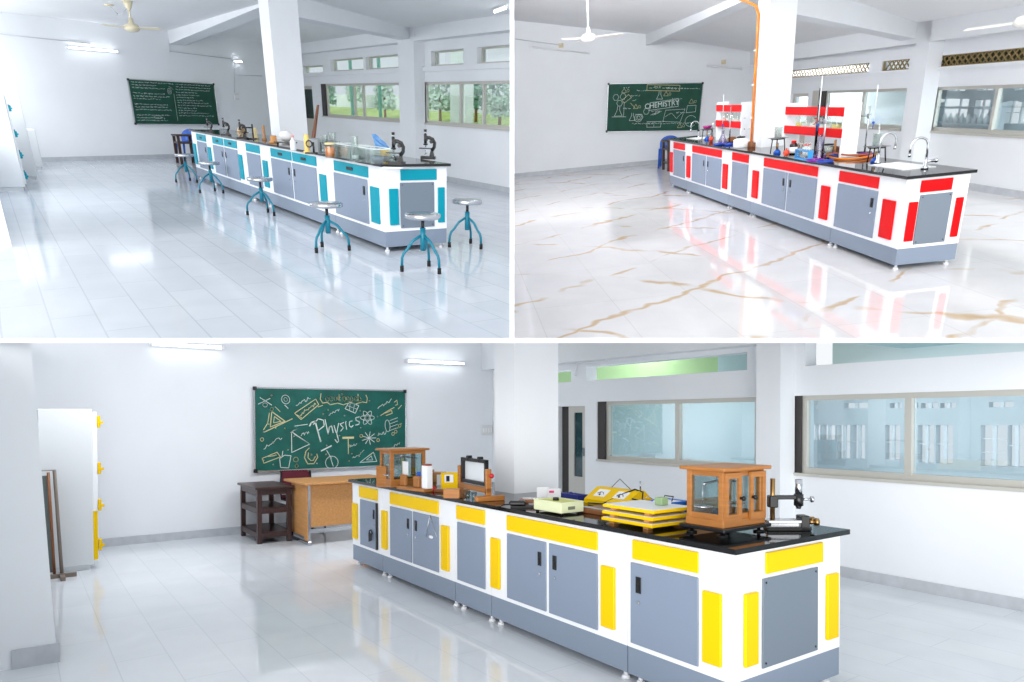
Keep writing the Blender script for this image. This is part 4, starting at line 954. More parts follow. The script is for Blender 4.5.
p = R1.z(181, 164.5); side_table(R1, p, .55, .42, R1.h(p, 135), 'dark brown table with shelves behind the far stool of the teal bench')
p = p+Vector((.95, .42, 0)); plastic_chair(R1, p, -.95, 'blue plastic chair rising behind the dark table', R1.h(p, 129))
p = R2.z(667.5, 171.5); side_table(R2, p, .5, .45, R2.h(p, 141), 'dark brown table half hidden by the far end of the red bench')
p = Vector((p.x+.95, p.y+.3, 0)); plastic_chair(R2, p, -1.2, 'blue plastic chair just showing behind the far end of the red bench', R2.h(p, 136))
# brown plank leaning by the biology column
t0 = R1.y(301, 120, W1+.75)
q = MB(); q.hexa([(-.12, -.02, 0), (.12, -.02, 0), (.12, .02, 0), (-.12, .02, 0), (-.02, .33, 1.42), (.03, .33, 1.42), (.03, .36, 1.42), (-.02, .36, 1.42)])
tag(q.build('wooden_plank', WOODB, room=R1, loc=(t0.x, W1+.75, 0)), 'brown wooden plank standing behind the teal bench near the door', 'plank')
# ================================================================== instruments on the physics bench
T = HT+.0005
def at3(px, py): return R3.z(px, py, T)
def mp(rm, p): return float((rm.R @ np.array(p)+rm.T)[2])/F
def posts_case(t, sx, sy, h, z0, wd, panes, lid=.03, base=True):
    lw = .032
    for a in (0, sx-lw):
        for c in (0, sy-lw):
            q = MB(); q.box(a, a+lw, c, c+lw, z0, z0+h-.02, .002); q.build('post', wd, t)
    q = MB(); q.box(-lid, sx+lid, -lid, sy+lid, z0+h-.02, z0+h, .004); q.build('roof', wd, t)
    q = MB(); q.box(-.005, sx+.005, -.005, sy+.005, z0, z0+.04, .003); q.build('floor_board', wd, t)
    for z in (z0+.04, z0+h-.05):
        q = MB(); q.box(lw, sx-lw, .004, .02, z, z+.03); q.box(lw, sx-lw, sy-.02, sy-.004, z, z+.03); q.box(.004, .02, lw, sy-lw, z, z+.03); q.box(sx-.02, sx-.004, lw, sy-lw, z, z+.03); q.build('rail', wd, t)
    q = MB(); q.box(.01, .013, lw, sy-lw, z0+.04, z0+h-.02); q.box(sx-.013, sx-.01, lw, sy-lw, z0+.04, z0+h-.02); q.box(lw, sx-lw, .01, .013, z0+.04, z0+h-.02); q.box(lw, sx-lw, sy-.013, sy-.01, z0+.04, z0+h-.02); q.build('glass', GL, t)
YSTRIP = mat('yellow_scale_strip', (214, 200, 60), .5)
def balance(t, cx, cy, z0, h):
    q = MB(); q.cyl((cx, cy, z0+.04), (cx, cy, z0+h*.72), .012, seg=10); q.build('pillar', YSTRIP, t)
    q = MB(); q.lathe([(0, 0), (.05, 0), (.045, .03), (.02, .045), (0, .045)], (cx, cy, z0+.04), 14); q.build('foot', BLKMET, t)
    q = MB(); q.tube([(cx, cy-.15, z0+h*.70), (cx, cy, z0+h*.75), (cx, cy+.15, z0+h*.70)], .007, 6); q.ball((cx, cy, z0+h*.78), .03, 6, (.5, 1, 1)); q.build('beam', STEEL, t)
    for s in (-1, 1):
        q = MB(); q.tube([(cx, cy+s*.15, z0+h*.70), (cx, cy+s*.15, z0+.12)], .002, 5); q.lathe([(0, 0), (.045, .0), (.05, .01), (0, .008)], (cx, cy+s*.15, z0+.1), 14); q.build('pan', STEEL, t)
# large balance case
pc = at3(723, 538); sx, sy = .34, .36
hh = R3.h(pc, 468)
t = thing(R3, 'balance_case', 'large glazed wooden balance case near the front end of the yellow bench', 'balance', tuple(pc))
pr_ = at3(698, 529); sx = .25
z0 = .05
q = MB(); q.box(-.03, sx+.03, -.03, sy+.03, z0-.02, z0, .003); q.build('base_plate', BLKMET, t)
for a in (.02, sx-.02):
    for c in (.02, sy-.02): q = MB(); q.lathe([(0, 0), (.03, 0), (.03, .008), (.01, .012), (.01, z0-.02), (0, z0-.02)], (a, c, 0), 12); q.build('levelling_foot', BLKMET, t)
posts_case(t, sx, sy, hh-z0, z0, WOODO, 3)
for k in range(2):
    c0, c1 = (.0, sy*.40) if k == 0 else (sy*.60, sy)
    q = MB(); q.box(-.016, -.002, c0+.004, c0+.03, z0+.03, hh-.03); q.box(-.016, -.002, c1-.03, c1-.004, z0+.03, hh-.03); q.box(-.016, -.002, c0+.03, c1-.03, z0+.03, z0+.07); q.box(-.016, -.002, c0+.03, c1-.03, hh-.06, hh-.03); dr = q.build('door', WOODO, t)
    q = MB(); yk = c1-.016 if k == 0 else c0+.016; q.lathe([(0, 0), (.008, 0), (.008, .01), (.014, .018), (.012, .028), (0, .03)], (-.016, yk, z0+(hh-z0)*.48), 10, Matrix.Rotation(-PI/2, 3, 'Y')); q.build('knob', BLACK, dr)
balance(t, sx*.55, sy*.42, z0, hh-z0)
# far balance case
pc = at3(391, 488.5); hh = R3.h(pc, 449)
t = thing(R3, 'balance_case', 'smaller glazed wooden balance case at the far end of the yellow bench', 'balance', tuple(pc))
posts_case(t, .24, .36, hh-.01, .01, WOODO, 2); balance(t, .12, .18, .01, hh)
p = at3(388, 486); t = thing(R3, 'wooden_box', 'small upright wooden box with a white dot before the far balance case', 'box', tuple(p+Vector((-.04, -.05, 0))), -.45)
hb = R3.h(p, 465)
q = MB(); q.box(-.06, .06, -.06, .06, 0, hb, .006); q.build('body', WOODO, t)
q = MB(); q.lathe([(0, 0), (.016, 0), (.016, .004), (0, .005)], (-.06, .0, hb*.5), 12, Matrix.Rotation(-PI/2, 3, 'Y')); q.build('dot', PAPER, t)
# optical bench with cards
p, p2 = at3(402, 488.5), at3(427, 492); d = (p2-p); L = d.length; rot = math.atan2(d.y, d.x)
t = thing(R3, 'optical_bench', 'wooden optical bench with card holders beside the small wooden box', 'optical bench', tuple(p), rot)
q = MB(); q.box(-.02, L+.02, -.05, .05, 0, .03, .004); q.build('base_board', WOODO, t)
for x, hh_, m, w in ((.03, .22, PAPER, .09), (L*.62, .14, BLUEP, .06)):
    q = MB(); q.box(x-.045, x+.045, -.015, .015, .03, .13, .004); s_ = q.build('holder', WOODO, t)
    q = MB(); q.prism([(x-w/2, .13), (x, .10), (x+w/2, .13), (x+w/2, .03+hh_), (x-w/2, .03+hh_)], -.022, -.016, 'y'); q.build('card', m, s_)
q = MB(); q.box(L-.055, L+.03, -.04, .02, .03, .23, .003); s_ = q.build('lamp_box', PAPER, t)
q = MB(); q.box(L-.05, L+.025, -.035, .015, .23, .245); q.build('lid', mat('red_brown_lid', (150, 70, 50), .5), s_)
# wooden block and paper further back
p = at3(433, 483); q = MB(); q.box(-.09, .09, -.05, .05, 0, .10, .004); q.box(.03, .08, -.03, .03, .10, .125, .004)
tag(q.build('wooden_block', WOODL, room=R3, loc=tuple(p+Vector((.1, .1, 0))), rot=-.9), 'pale wooden block behind the optical bench on the yellow bench', 'block')
p = at3(442, 485); q = MB(); q.box(-.05, .05, -.004, .004, 0, .1); q.box(-.05, .05, -.03, .03, 0, .006)
tag(q.build('paper_card', PAPER, room=R3, loc=tuple(p), rot=-.9), 'small white card standing left of the small yellow meter', 'card')
# small yellow meter
p = at3(450, 489.5); w = .14
t = thing(R3, 'demonstration_meter', 'small yellow sloping meter with a white dial left of the black frame', 'meter', tuple(p), .5)
q = MB(); q.prism([(-.07, 0), (.07, 0), (.07, .15), (.0, .15), (-.07, .05)], -w/2-.01, w/2+.01, 'y'); q.build('case', YEL, t)
sl = Vector((.07, 0, .10)).normalized(); nn = Vector((-sl.z, 0, sl.x))
def on_slope(m, name, u0, u1, v0, v1, o=Vector((-.07, 0, .05)), e=.003, th=.003):
    q = MB(); A = o+nn*e; P = lambda u, v: A+sl*u+Vector((0, v, 0)); q.hexa([P(u0, v0), P(u1, v0), P(u1, v1), P(u0, v1)]+[P(a, b)+nn*th for a, b in ((u0, v0), (u1, v0), (u1, v1), (u0, v1))]); return q.build(name, m, t)
on_slope(PAPER, 'dial_plate', .02, .10, -.05, .03); d_ = on_slope(BLACK, 'dial', .03, .085, -.035, -.005, e=.006, th=.006)
# black framed glass on a wooden stand
p, p2 = at3(461, 494), at3(490, 501); d = p2-p; L = d.length; rot = math.atan2(d.y, d.x)
t = thing(R3, 'framed_apparatus', 'black framed white glass held upright in an orange wooden stand', 'apparatus', tuple(p), rot)
hU = R3.h(p, 465); hF = R3.h((p+p2)/2, 458.5)
q = MB(); q.box(-.02, .03, -.07, .10, 0, .04, .004); q.box(L-.03, L+.02, -.12, .12, 0, .04, .004); q.build('foot', WOODO, t)
q = MB(); q.box(0, L, -.015, .03, .06, .10, .003); q.build('cross_rail', WOODO, t)
for x in (0, L-.03): q = MB(); q.box(x-.005, x+.03, -.015, .03, .04, hU, .004); q.build('upright', WOODO, t)
q = MB(); a, c = .04, L-.045; z0, z1 = .11, hF; f_ = .027
q.box(a, c, -.01, .018, z0, z0+f_); q.box(a, c, -.01, .018, z1-f_, z1); q.box(a, a+f_, -.01, .018, z0, z1); q.box(c-f_, c, -.01, .018, z0, z1)
for k in (.25, .7): q.box(a+(c-a)*k, a+(c-a)*k+.03, -.02, .024, z1-.02, z1+.02, .003)
fr = q.build('frame', BLACK, t)
q = MB(); q.box(a+f_-.01, c-f_+.01, -.02, -.012, z0+f_-.01, z1-f_+.005); q.build('white_glass', mat('white_glass', (226, 232, 236), .25), fr)
q = MB(); q.ball((L+.03, .0, hU*.8), .02, 6); q.build('clamp_knob', mat('red_knob', (190, 24, 40), .3), t)
# pointer with a red ball, wooden slide and block
p, p2 = at3(433, 491.5), at3(459, 493); d = p2-p; L = d.length
t = thing(R3, 'wooden_slide', 'wooden slide bar with a red ball knob in front of the small yellow meter', 'slide', tuple(p), math.atan2(d.y, d.x))
q = MB(); q.box(.03, L, -.025, .025, 0.0, .025, .003); q.build('bar', WOODB, t)
q = MB(); q.ball((0, 0, .026), .026, 7); q.build('ball_knob', mat('red_knob', (190, 24, 40), .3), t)
p = at3(453, 498); q = MB(); q.box(-.07, .07, -.04, .04, 0, .075, .005); tag(q.build('wooden_block', WOODO, room=R3, loc=tuple(p), rot=-.7), 'orange wooden block below the left foot of the black framed glass', 'block')
for px, py, lb in ((468, 500, 'glass tumbler left of the right wooden foot under the black frame'), (474, 501, 'second glass tumbler under the black framed glass, nearer its right foot')):
    q = MB(); q.lathe([(0, 0), (.02, 0), (.024, .07), (.021, .07), (.018, .006), (0, .006)], seg=12); tag(q.build('glass_tumbler', GL, room=R3, loc=tuple(at3(px, py))), lb, 'glass', 'tumblers on the yellow bench')
# orange board with black lead, papers, blue tray beyond the column
p, p2 = at3(521, 503), at3(557, 503.5); pb = at3(560, 498)
d = p2-p; L = d.length
t = thing(R3, 'metre_bridge', 'long orange wooden board lying behind the cream box', 'board', tuple(p), math.atan2(d.y, d.x))
q = MB(); q.box(0, L, 0, .14, .015, .04, .004); q.build('board', WOODB, t)
q = MB(); q.box(.02, L-.02, .03, .05, .04, .046); q.build('scale_strip', STEEL, t)
for x in (.03, L-.05): q = MB(); q.box(x, x+.03, .01, .13, 0, .015); q.build('foot', WOODB, t)
p = at3(523, 507); t = thing(R3, 'black_key_switch', 'black plug key with a coiled lead left of the cream box', 'switch', tuple(p), -.9)
q = MB(); q.box(-.09, .09, -.05, .05, 0, .012, .003); q.build('base', BLACK, t)
q = MB(); q.box(-.02, .10, -.03, .04, .012, .045, .01); q.build('block', BLACK, t)
q = MB(); q.tube([(.1, .0, .02), (.15, .03, .01), (.16, -.04, .008), (.2, -.05, .006), (.24, .0, .006)], .005, 6); q.build('lead', RUB, t)
for px, py, top, wd, lb, dot in ((543, 497.5, 487, .10, 'left white card standing at the foot of the column', False), (554, 498, 488.5, .11, 'right white card with a pink mark standing near the column', True)):
    p = at3(px, py); p.y = min(p.y, 1.0); h_ = R3.h(p, top); t = thing(R3, 'white_card_box', lb, 'card', tuple(p), -.95, 'white cards by the column')
    q = MB(); q.box(-wd/2, wd/2, -.012, .012, 0, h_, .002); q.build('card', PAPER, t)
    if dot: q = MB(); q.box(-.0, .04, -.016, -.012, h_*.55, h_*.8, .002); q.build('pink_mark', mat('pink_mark', (226, 60, 120), .6), t)
p = at3(573, 498.5); p.y = min(p.y, .9); t = thing(R3, 'blue_tray', 'blue tray of small parts behind the yellow sloped box', 'tray', tuple(p), 0)
q = MB(); q.slab(-.12, .12, -.05, .05, 0, .04, [(-.105, .105, -.035, .035)], 'z'); q.box(-.115, .115, -.045, .045, .0, .006); q.build('tray', mat('dark_blue_plastic', (36, 48, 130), .4), t)
q = MB(); q.ball((-.03, 0, .03), .02, 5); q.ball((.04, .01, .03), .022, 5); q.ball((.08, -.01, .028), .016, 5); q.build('contents', mat('dark_blue_plastic', (36, 48, 130), .4), t)
# cream box
p = at3(561, 515.8); pl_, pr_ = at3(536, 511), at3(585, 513.5)
sx, sy = .30, min(.34, max(.2, pr_.y-p.y)); hb = .085
CREAMG = mat('cream_green_box', (226, 232, 190), .5)
t = thing(R3, 'cream_box', 'shallow cream box with a black knob on its top', 'box', tuple(p))
q = MB(); q.box(0, sx, 0, sy, .012, hb-.008, .004); q.build('case', CREAMG, t)
q = MB(); q.slab(0, sx, 0, sy, hb-.008, hb, [(.012, sx-.012, .012, sy-.012)], 'z'); q.build('rim', CREAMG, t)
q = MB(); q.box(.012, sx-.012, .012, sy-.012, hb-.008, hb-.005); q.build('panel', mat('yellow_green_panel', (212, 214, 110), .5), t)
q = MB(); q.lathe([(0, 0), (.022, 0), (.02, .02), (0, .022)], (sx*.55, sy*.45, hb-.005), 12); q.build('knob', BLACK, t)
q = MB(); q.box(-.002, 0, sy*.3, sy*.6, hb*.4, hb*.65); q.build('label_plate', mat('grey_label_plate', (120, 124, 104), .5), t)
for a in (.02, sx-.02):
    for c in (.02, sy-.02): q = MB(); q.cyl((a, c, 0), (a, c, .012), .012, seg=8); q.build('foot', RUB, t)
# big yellow sloped box with two dials
p = at3(626, 508.5); pL = at3(580, 503)
sx = min(.9, max(.45, pL.x-p.x)); dpt = .30; hb = R3.h(p+Vector((.1, .15, 0)), 490)
t = thing(R3, 'sloped_meter_box', 'big yellow sloped box with two white dials and black leads', 'meter box', tuple(p+Vector((0, 0, 0))))
q = MB(); q.prism([(0, .0), (dpt, .0), (dpt, .02), (dpt*.62, hb), (dpt*.44, hb), (.0, .03)], 0, sx, 'x'); q.build('case', YEL, t)
sv = Vector((0, dpt*.44, hb-.03)); SL = sv.length; su = sv/SL; sn = Vector((0, -su.z, su.y))
def plate(x0, x1, a, c, e, th, m, name, par):
    q = MB(); P = lambda x, v: Vector((x, 0, .03))+su*(v*SL)+sn*e
    q.hexa([P(x0, a), P(x1, a), P(x1, c), P(x0, c)]+[P(*k)+sn*th for k in ((x0, a), (x1, a), (x1, c), (x0, c))]); return q.build(name, m, par)
for k in (0, 1):
    a = sx*(.14+.46*k); pl2 = plate(a, a+sx*.26, .28, .82, .001, .003, PAPER, 'dial_plate', t)
    q = MB(); P = lambda u, v: Vector((a+sx*.26*u, 0, .03))+su*((.28+.54*v)*SL)+sn*.006
    q.tube([P(.2, .3), P(.35, .55), P(.6, .6), P(.8, .35)], .0022, 4); q.tube([P(.5, .2), P(.62, .55)], .0022, 4); q.ball(P(.5, .2), .008, 5); q.build('scale_marks', BLACK, pl2)
q = MB(); q.tube([Vector((sx*.25, dpt*.3, hb*.8)), Vector((sx*.1, dpt*.45, hb+.01)), Vector((-.02, dpt*.5, hb*.95)), Vector((-.04, dpt*.4, hb*.4)), Vector((-.03, dpt*.1, .07))], .006, 6)
q.tube([Vector((sx*.25, dpt*.3, hb*.8)), Vector((sx*.4, dpt*.1, hb*.4)), Vector((sx*.5, -.02, .012)), Vector((sx*.8, -.04, .008))], .005, 6); q.tube([Vector((sx*.75, dpt*.6, hb)), Vector((sx*.55, dpt*.6, hb+.07)), Vector((sx*.3, dpt*.6, hb))], .003, 5); q.build('lead', BLACK, t)
q = MB(); q.cyl((.02, dpt*.55, hb), (.02, dpt*.55, hb+.07), .006, seg=6); q.build('terminal', STEEL, t)
# reddish board in front of it
p, p2 = at3(585, 513), at3(607, 516); 
t = thing(R3, 'brown_board', 'flat red brown board lying between the cream box and the stacked boards', 'board', tuple(at3(606, 516.5)))
q = MB(); q.box(0, .30, 0, .22, .0, .03, .004); q.build('board', WOODB, t); q = MB(); q.box(.02, .28, .02, .06, .03, .036); q.build('strip', STEEL, t)
# stack of three yellow edged boards
p = at3(652, 531.5); pl_, pr_ = at3(605.5, 522), at3(692, 526)
sx, sy = pl_.x-p.x, pr_.y-p.y
sx = min(.75, max(.3, sx)); sy = min(.4, max(.2, sy)); gap = (R3.h(p, 511))/3
for k in range(3):
    lb = ('lowest of the three stacked yellow edged boards', 'middle one of the three stacked yellow edged boards', 'topmost of the three stacked yellow edged boards, its white top showing')[k]
    t = thing(R3, 'sonometer_board', lb, 'board', tuple(p+Vector((.0, .006*k, gap*k+.0008*(k+1)))), .0, 'stacked yellow edged boards')
    bz = gap-.022
    for a in (.05, sx-.09):
        for c in (.02, sy-.06): q = MB(); q.box(a, a+.04, c, c+.04, 0, bz); q.build('spacer', WOODL, t)
    q = MB(); q.box(0, sx, 0, sy, bz, bz+.018, .002); q.build('board', YEL, t)
    q = MB(); q.box(.008, sx-.008, .008, sy-.008, bz+.018, bz+.0205); q.build('top_sheet', mat('white_laminate_sheet', (232, 234, 236), .4), t)
q = MB(); q.box(-.03, .03, -.03, .03, 0, .045, .004); p_ = p+Vector((sx*.35, sy*.7, gap*3+.003))
tag(q.build('small_green_block', mat('pale_green_block', (150, 178, 130), .6), room=R3, loc=tuple(p_)), 'small pale green block on the topmost yellow edged board', 'block')
# blue and white box, plywood sheet, wooden ramp
p = at3(673, 523); t = thing(R3, 'power_supply', 'white box with bright blue ends behind the stacked boards', 'box', tuple(p))
sx, sy, hb = .18, .16, R3.h(p, 503)
q = MB(); q.box(.012, sx-.012, .0, sy, .01, hb, .004); q.build('case', WHITE, t)
for a in (0, sx-.012): q = MB(); q.box(a, a+.014, -.004, sy+.004, 0, hb+.004, .003); q.build('end_plate', mat('bright_blue_panel', (20, 100, 196), .4), t)
q = MB(); q.box(.012, sx-.012, sy*.75, sy+.004, .01, hb+.002); q.build('blue_band', mat('bright_blue_panel', (20, 100, 196), .4), t)
q = MB(); q.tube([(sx*.3, sy*.3, hb), (sx*.3, sy*.4, hb+.03), (sx*.7, sy*.4, hb+.03), (sx*.7, sy*.3, hb)], .004, 6); q.build('handle', BLACK, t)
p = at3(705, 521); q = MB(); hb = R3.h(p, 499); q.hexa([(-.02, -.10, 0), (0, -.10, 0), (0, .16, 0), (-.02, .16, 0), (.03, -.10, hb), (.05, -.10, hb), (.05, .16, hb), (.03, .16, hb)])
tag(q.build('plywood_sheet', WOODL, room=R3, loc=tuple(p)), 'pale plywood sheet standing behind the large balance case', 'sheet')
p = at3(655, 507); t = thing(R3, 'wooden_ramp', 'low orange wooden apparatus with wires behind the stacked boards', 'apparatus', tuple(p), -.9)
q = MB(); q.box(-.12, .12, -.05, .05, 0, .045, .004); q.build('base', WOODO, t); q = MB(); q.tube([(-.1, 0, .045), (-.05, .0, .07), (0, 0, .05), (.05, 0, .075), (.1, 0, .045)], .003, 5); q.build('wire', STEEL, t)
# travelling microscope at the near corner
p = at3(774, 530); t = thing(R3, 'travelling_microscope', 'black travelling microscope on a steel bed right of the large balance case', 'microscope', tuple(p), 2.19)
hs = R3.h(p, 478)
q = MB(); q.box(-.05, .20, -.04, .04, .0, .022, .003); q.build('base_strip', BLKMET, t)
q = MB(); q.box(-.05, .14, -.05, .05, .045, .062, .003); q.box(-.04, .14, -.02, .02, .022, .045); q.build('bed', STEEL, t)
q = MB(); q.box(.14, .19, -.04, .04, .0, .085, .004); q.build('end_block', BLKMET, t)
for y in (-.03, .03): q = MB(); q.cyl((.19, y, .05), (.22, y, .05), .012, seg=10); q.lathe([(0, 0), (.022, 0), (.022, .02), (0, .02)], (.22, y, .05), 12, Matrix.Rotation(PI/2, 3, 'Y')); q.build('brass_screw', mat('brass', (176, 140, 90), .3, metal=1.0), t)
q = MB(); q.cyl((-.02, .03, .062), (-.02, .03, hs), .014, seg=10); q.build('column', mat('brass', (176, 140, 90), .3, metal=1.0), t)
q = MB(); q.box(-.045, .005, .005, .055, hs*.45, hs*.68, .005); q.box(-.02, .12, .01, .04, hs*.60, hs*.68, .004); q.build('carriage', BLKMET, t)
q = MB(); q.cyl((.13, .025, hs*.42), (.13, .025, hs*.48), .012, .018, 12); q.cyl((.13, .025, hs*.48), (.13, .025, hs*.70), .026, seg=14); q.build('barrel', BLKMET, t)
q = MB(); q.cyl((.13, .025, hs*.70), (.13, .025, hs*.98), .02, seg=14); q.build('eyepiece_tube', CHROME, t)
q = MB(); q.cyl((.155, .025, hs*.6), (.20, .025, hs*.6), .007, seg=8); q.lathe([(0, 0), (.018, 0), (.018, .012), (0, .012)], (.2, .025, hs*.6), 12, Matrix.Rotation(PI/2, 3, 'Y')); q.build('focus_knob', CHROME, t)
# ================================================================== instruments on the biology bench
def at1(px, py): return R1.z(px, py, T)
def microscope(px, py, top, rot, label):
    p = at1(px, py); s = (R1.h(p, top))/.36
    t = thing(R1, 'microscope', label, 'microscope', tuple(p), rot, 'black microscopes on the teal bench')
    V = lambda x, y, z: (x*s, y*s, z*s)
    q = MB(); q.prism([(x*s, y*s) for x, y in ((-.10, -.065), (-.07, -.075), (.09, -.07), (.09, -.025), (-.02, -.02), (-.02, .02), (.09, .025), (.09, .07), (-.07, .075), (-.10, .065))], 0, .035*s, 'z'); q.build('base', BLKMET, t)
    q = MB(); q.prism([(-.085*s, .035*s), (-.02*s, .035*s), (-.035*s, .10*s), (-.07*s, .10*s)], -.022*s, .022*s, 'y'); q.build('pillar', BLKMET, t)
    q = MB(); q.tube([V(-.05, 0, .10), V(-.085, 0, .15), V(-.09, 0, .20), V(-.065, 0, .245), V(-.02, 0, .262), V(.02, 0, .262)], .022*s, 8); q.build('arm', BLKMET, t)
    q = MB(); q.box(-.05*s, .11*s, -.06*s, .06*s, .125*s, .135*s); q.build('stage', BLKMET, t)
    q = MB(); q.cyl(V(.03, 0, .19), V(.03, 0, .305), .02*s, seg=12); q.box(0, .02*s, -.02*s, .02*s, .225*s, .285*s); q.build('body_tube', BLKMET, t)
    q = MB(); q.cyl(V(.03, 0, .305), V(.03, 0, .335), .014*s, seg=12); q.cyl(V(.03, 0, .145), V(.03, 0, .17), .007*s, .012*s, 10); q.build('chrome_sleeve', CHROME, t)
    q = MB(); q.cyl(V(.03, 0, .333), V(.03, 0, .36), .019*s, seg=12); q.build('eyepiece', BLKMET, t)
    q = MB(); q.lathe([(0, 0), (.03*s, 0), (.03*s, .018*s), (0, .018*s)], V(.03, 0, .17), 12); q.build('nosepiece', BLKMET, t)
    for sg in (-1, 1): q = MB(); q.cyl(V(-.05, sg*.022, .215), V(-.05, sg*.055, .215), .022*s, seg=12); q.build('focus_knob', BLKMET, t)
    q = MB(); q.lathe([(0, 0), (.024*s, 0), (.024*s, .006*s), (0, .006*s)], V(.03, 0, .06), 12, Matrix.Rotation(.6, 3, 'Y')); q.tube([V(.03, -.026, .06), V(.03, -.026, .11)], .004*s, 5); q.build('mirror', CHROME, t)
microscope(209.5, 132.5, 117.5, -.9, 'farthest black microscope, nearest the dark table on the teal bench')
microscope(226, 135.5, 118, -.95, 'second black microscope from the board end of the teal bench')
microscope(242.5, 139, 119.5, -.9, 'third black microscope from the board end, before the small clamp stand')
microscope(396.5, 164.5, 132.3, -.9, 'black microscope beside the blue cloth at the near end of the teal bench')
microscope(428, 159, 129.5, -.95, 'black microscope at the near corner of the teal bench, closest to the window')
def solid(q, rm, p, m, name, label, cat, rot=0, group=None): return tag(q.build(name, m, room=rm, loc=tuple(p), rot=rot), label, cat, group)
# small clamp stand
p = at1(251, 139); u = mp(R1, p); t = thing(R1, 'clamp_stand', 'small black clamp stand behind the third microscope', 'stand', tuple(p), -.9)
h_ = R1.h(p, 124)
q = MB(); q.box(-.07, .05, -.05, .05, 0, .015); q.build('base', BLKMET, t); q = MB(); q.cyl((-.04, 0, .015), (-.04, 0, h_), .012, seg=8); q.build('rod', BLKMET, t)
q = MB(); q.box(-.05, .12, -.012, .012, h_*.72, h_*.8); q.box(.03, .12, -.03, .03, h_*.4, h_*.46); q.build('clamp', BLKMET, t)
# wooden disc and rods
p = at1(232.5, 137); q = MB(); r_ = .085; q.lathe([(0, -.012), (r_*.45, -.012), (r_*.45, -.02), (r_, -.02), (r_, .02), (r_*.45, .02), (r_*.45, .012), (0, .012)], (0, 0, r_), 20, Matrix.Rotation(PI/2, 3, 'X'))
solid(q, R1, p+Vector((-.3, .08, 0)), mat('pale_wood_disc', (206, 176, 138), .6), 'wooden_disc', 'pale wooden disc standing behind the second microscope', 'disc', 1.1)
CYLM = mat('beige_paper_roll', (216, 200, 150), .7)
def rod(px, py, top, r_, m, name, label, cat, rm=R1):
    p = rm.z(px, py, T); h_ = rm.h(p, top); q = MB(); q.lathe([(0, 0), (r_*1.6, 0), (r_*1.6, .02), (r_, .03), (r_, h_*.94), (r_*.8, h_), (0, h_)], seg=10); return solid(q, rm, p, m, name, label, cat)
rod(255.5, 138.5, 128, .035, CYLM, 'paper_roll', 'beige upright roll right of the small clamp stand', 'roll')
rod(264.5, 140, 125.5, .022, mat('brown_specimen_stem', (168, 128, 92), .7), 'dried_twig', 'thin brown upright twig left of the column base', 'stem')
rod(274, 143, 135.5, .045, WOODL, 'wooden_peg', 'short wooden peg at the left foot of the biology column', 'peg')
rod(307.5, 153.5, 134.5, .03, mat('yellow_wood_rod', (222, 192, 112), .6), 'wooden_rod', 'pale yellow upright rod before the grey metal case', 'rod')
# petri dish stand and white cloth near the column
p = at1(286, 142); q = MB(); q.ball((0, 0, .08), .11, 6, (1, 1, .7)); solid(q, R1, p+Vector((-.1, -.02, .005)), mat('white_gauze', (240, 240, 242), .9), 'gauze_bundle', 'white gauze bundle at the right foot of the column', 'bundle')
p = at1(286, 147); t = thing(R1, 'dissecting_stand', 'low black stand with a flat plate right of the column', 'stand', tuple(p), -.9)
q = MB(); q.box(-.14, .14, -.05, .05, .05, .065); q.build('plate', BLKMET, t)
for a in (-.11, .11): q = MB(); q.cyl((a, 0, 0), (a, 0, .05), .012, seg=8); q.build('leg', BLKMET, t)
def bottle(rm, p, h_, r_, m, label, cap=None, capm=None, liquid=None, name='bottle', cat='bottle', group=None, shoulder=.62, neck=.35, lev=.5):
    t = thing(rm, name, label, cat, tuple(p), 0, group)
    q = MB(); q.lathe([(0, 0), (r_*.95, 0), (r_, .01), (r_, h_*shoulder), (r_*neck, h_*(shoulder+.16)), (r_*neck, h_*.9), (r_*neck*1.15, h_*.92), (0, h_*.92)], seg=14); q.build('body', m, t)
    if liquid: q = MB(); q.lathe([(0, .006), (r_*.88, .006), (r_*.9, h_*shoulder*lev), (0, h_*shoulder*lev)], seg=14); q.build('contents', liquid, t)
    if cap: q = MB(); q.lathe([(0, h_*.88), (r_*neck*1.35, h_*.88), (r_*neck*1.3, h_*1.0), (r_*neck*.8, h_*1.03), (0, h_*1.03)], seg=12); q.build(cap, capm, t)
    return t
p = at1(293.5, 150.5); bottle(R1, p, R1.h(p, 135.5), .035, mat('frosted_bottle', (226, 228, 232), .3), 'slim white bottle with a pink stopper beside the low black stand', 'stopper', mat('pink_rubber', (232, 150, 150), .5))
# hand lens clamp and grey case
p = at1(311.5, 154); t = thing(R1, 'hand_lens_stand', 'small black lens stand before the grey metal case', 'lens', tuple(p), -.9)
q = MB(); q.box(-.06, .06, -.05, .05, 0, .02); q.build('base', BLKMET, t)
q = MB(); q.cyl((-.03, 0, .02), (-.03, 0, .13), .012, seg=8); q.build('rod', BLKMET, t); q = MB(); q.tube([(.02+.035*math.cos(a_), 0, .11+.035*math.sin(a_)) for a_ in [2*PI*k/12 for k in range(12)]], .008, 6, closed=True); q.build('ring', BLKMET, t)
p = at1(318, 154); h_ = R1.h(p, 139.5); t = thing(R1, 'metal_case', 'grey metal case standing on the teal bench right of the column', 'case', tuple(p+Vector((.05, .02, 0))))
q = MB(); q.box(0, .34, 0, .2, 0, h_, .006); q.build('body', mat('grey_metal_case', (150, 154, 158), .35, metal=.4), t); q = MB(); q.box(-.006, 0, .03, .17, .03, h_-.03, .002); q.build('dark_end', mat('dark_grey_end', (70, 72, 76), .5), t)
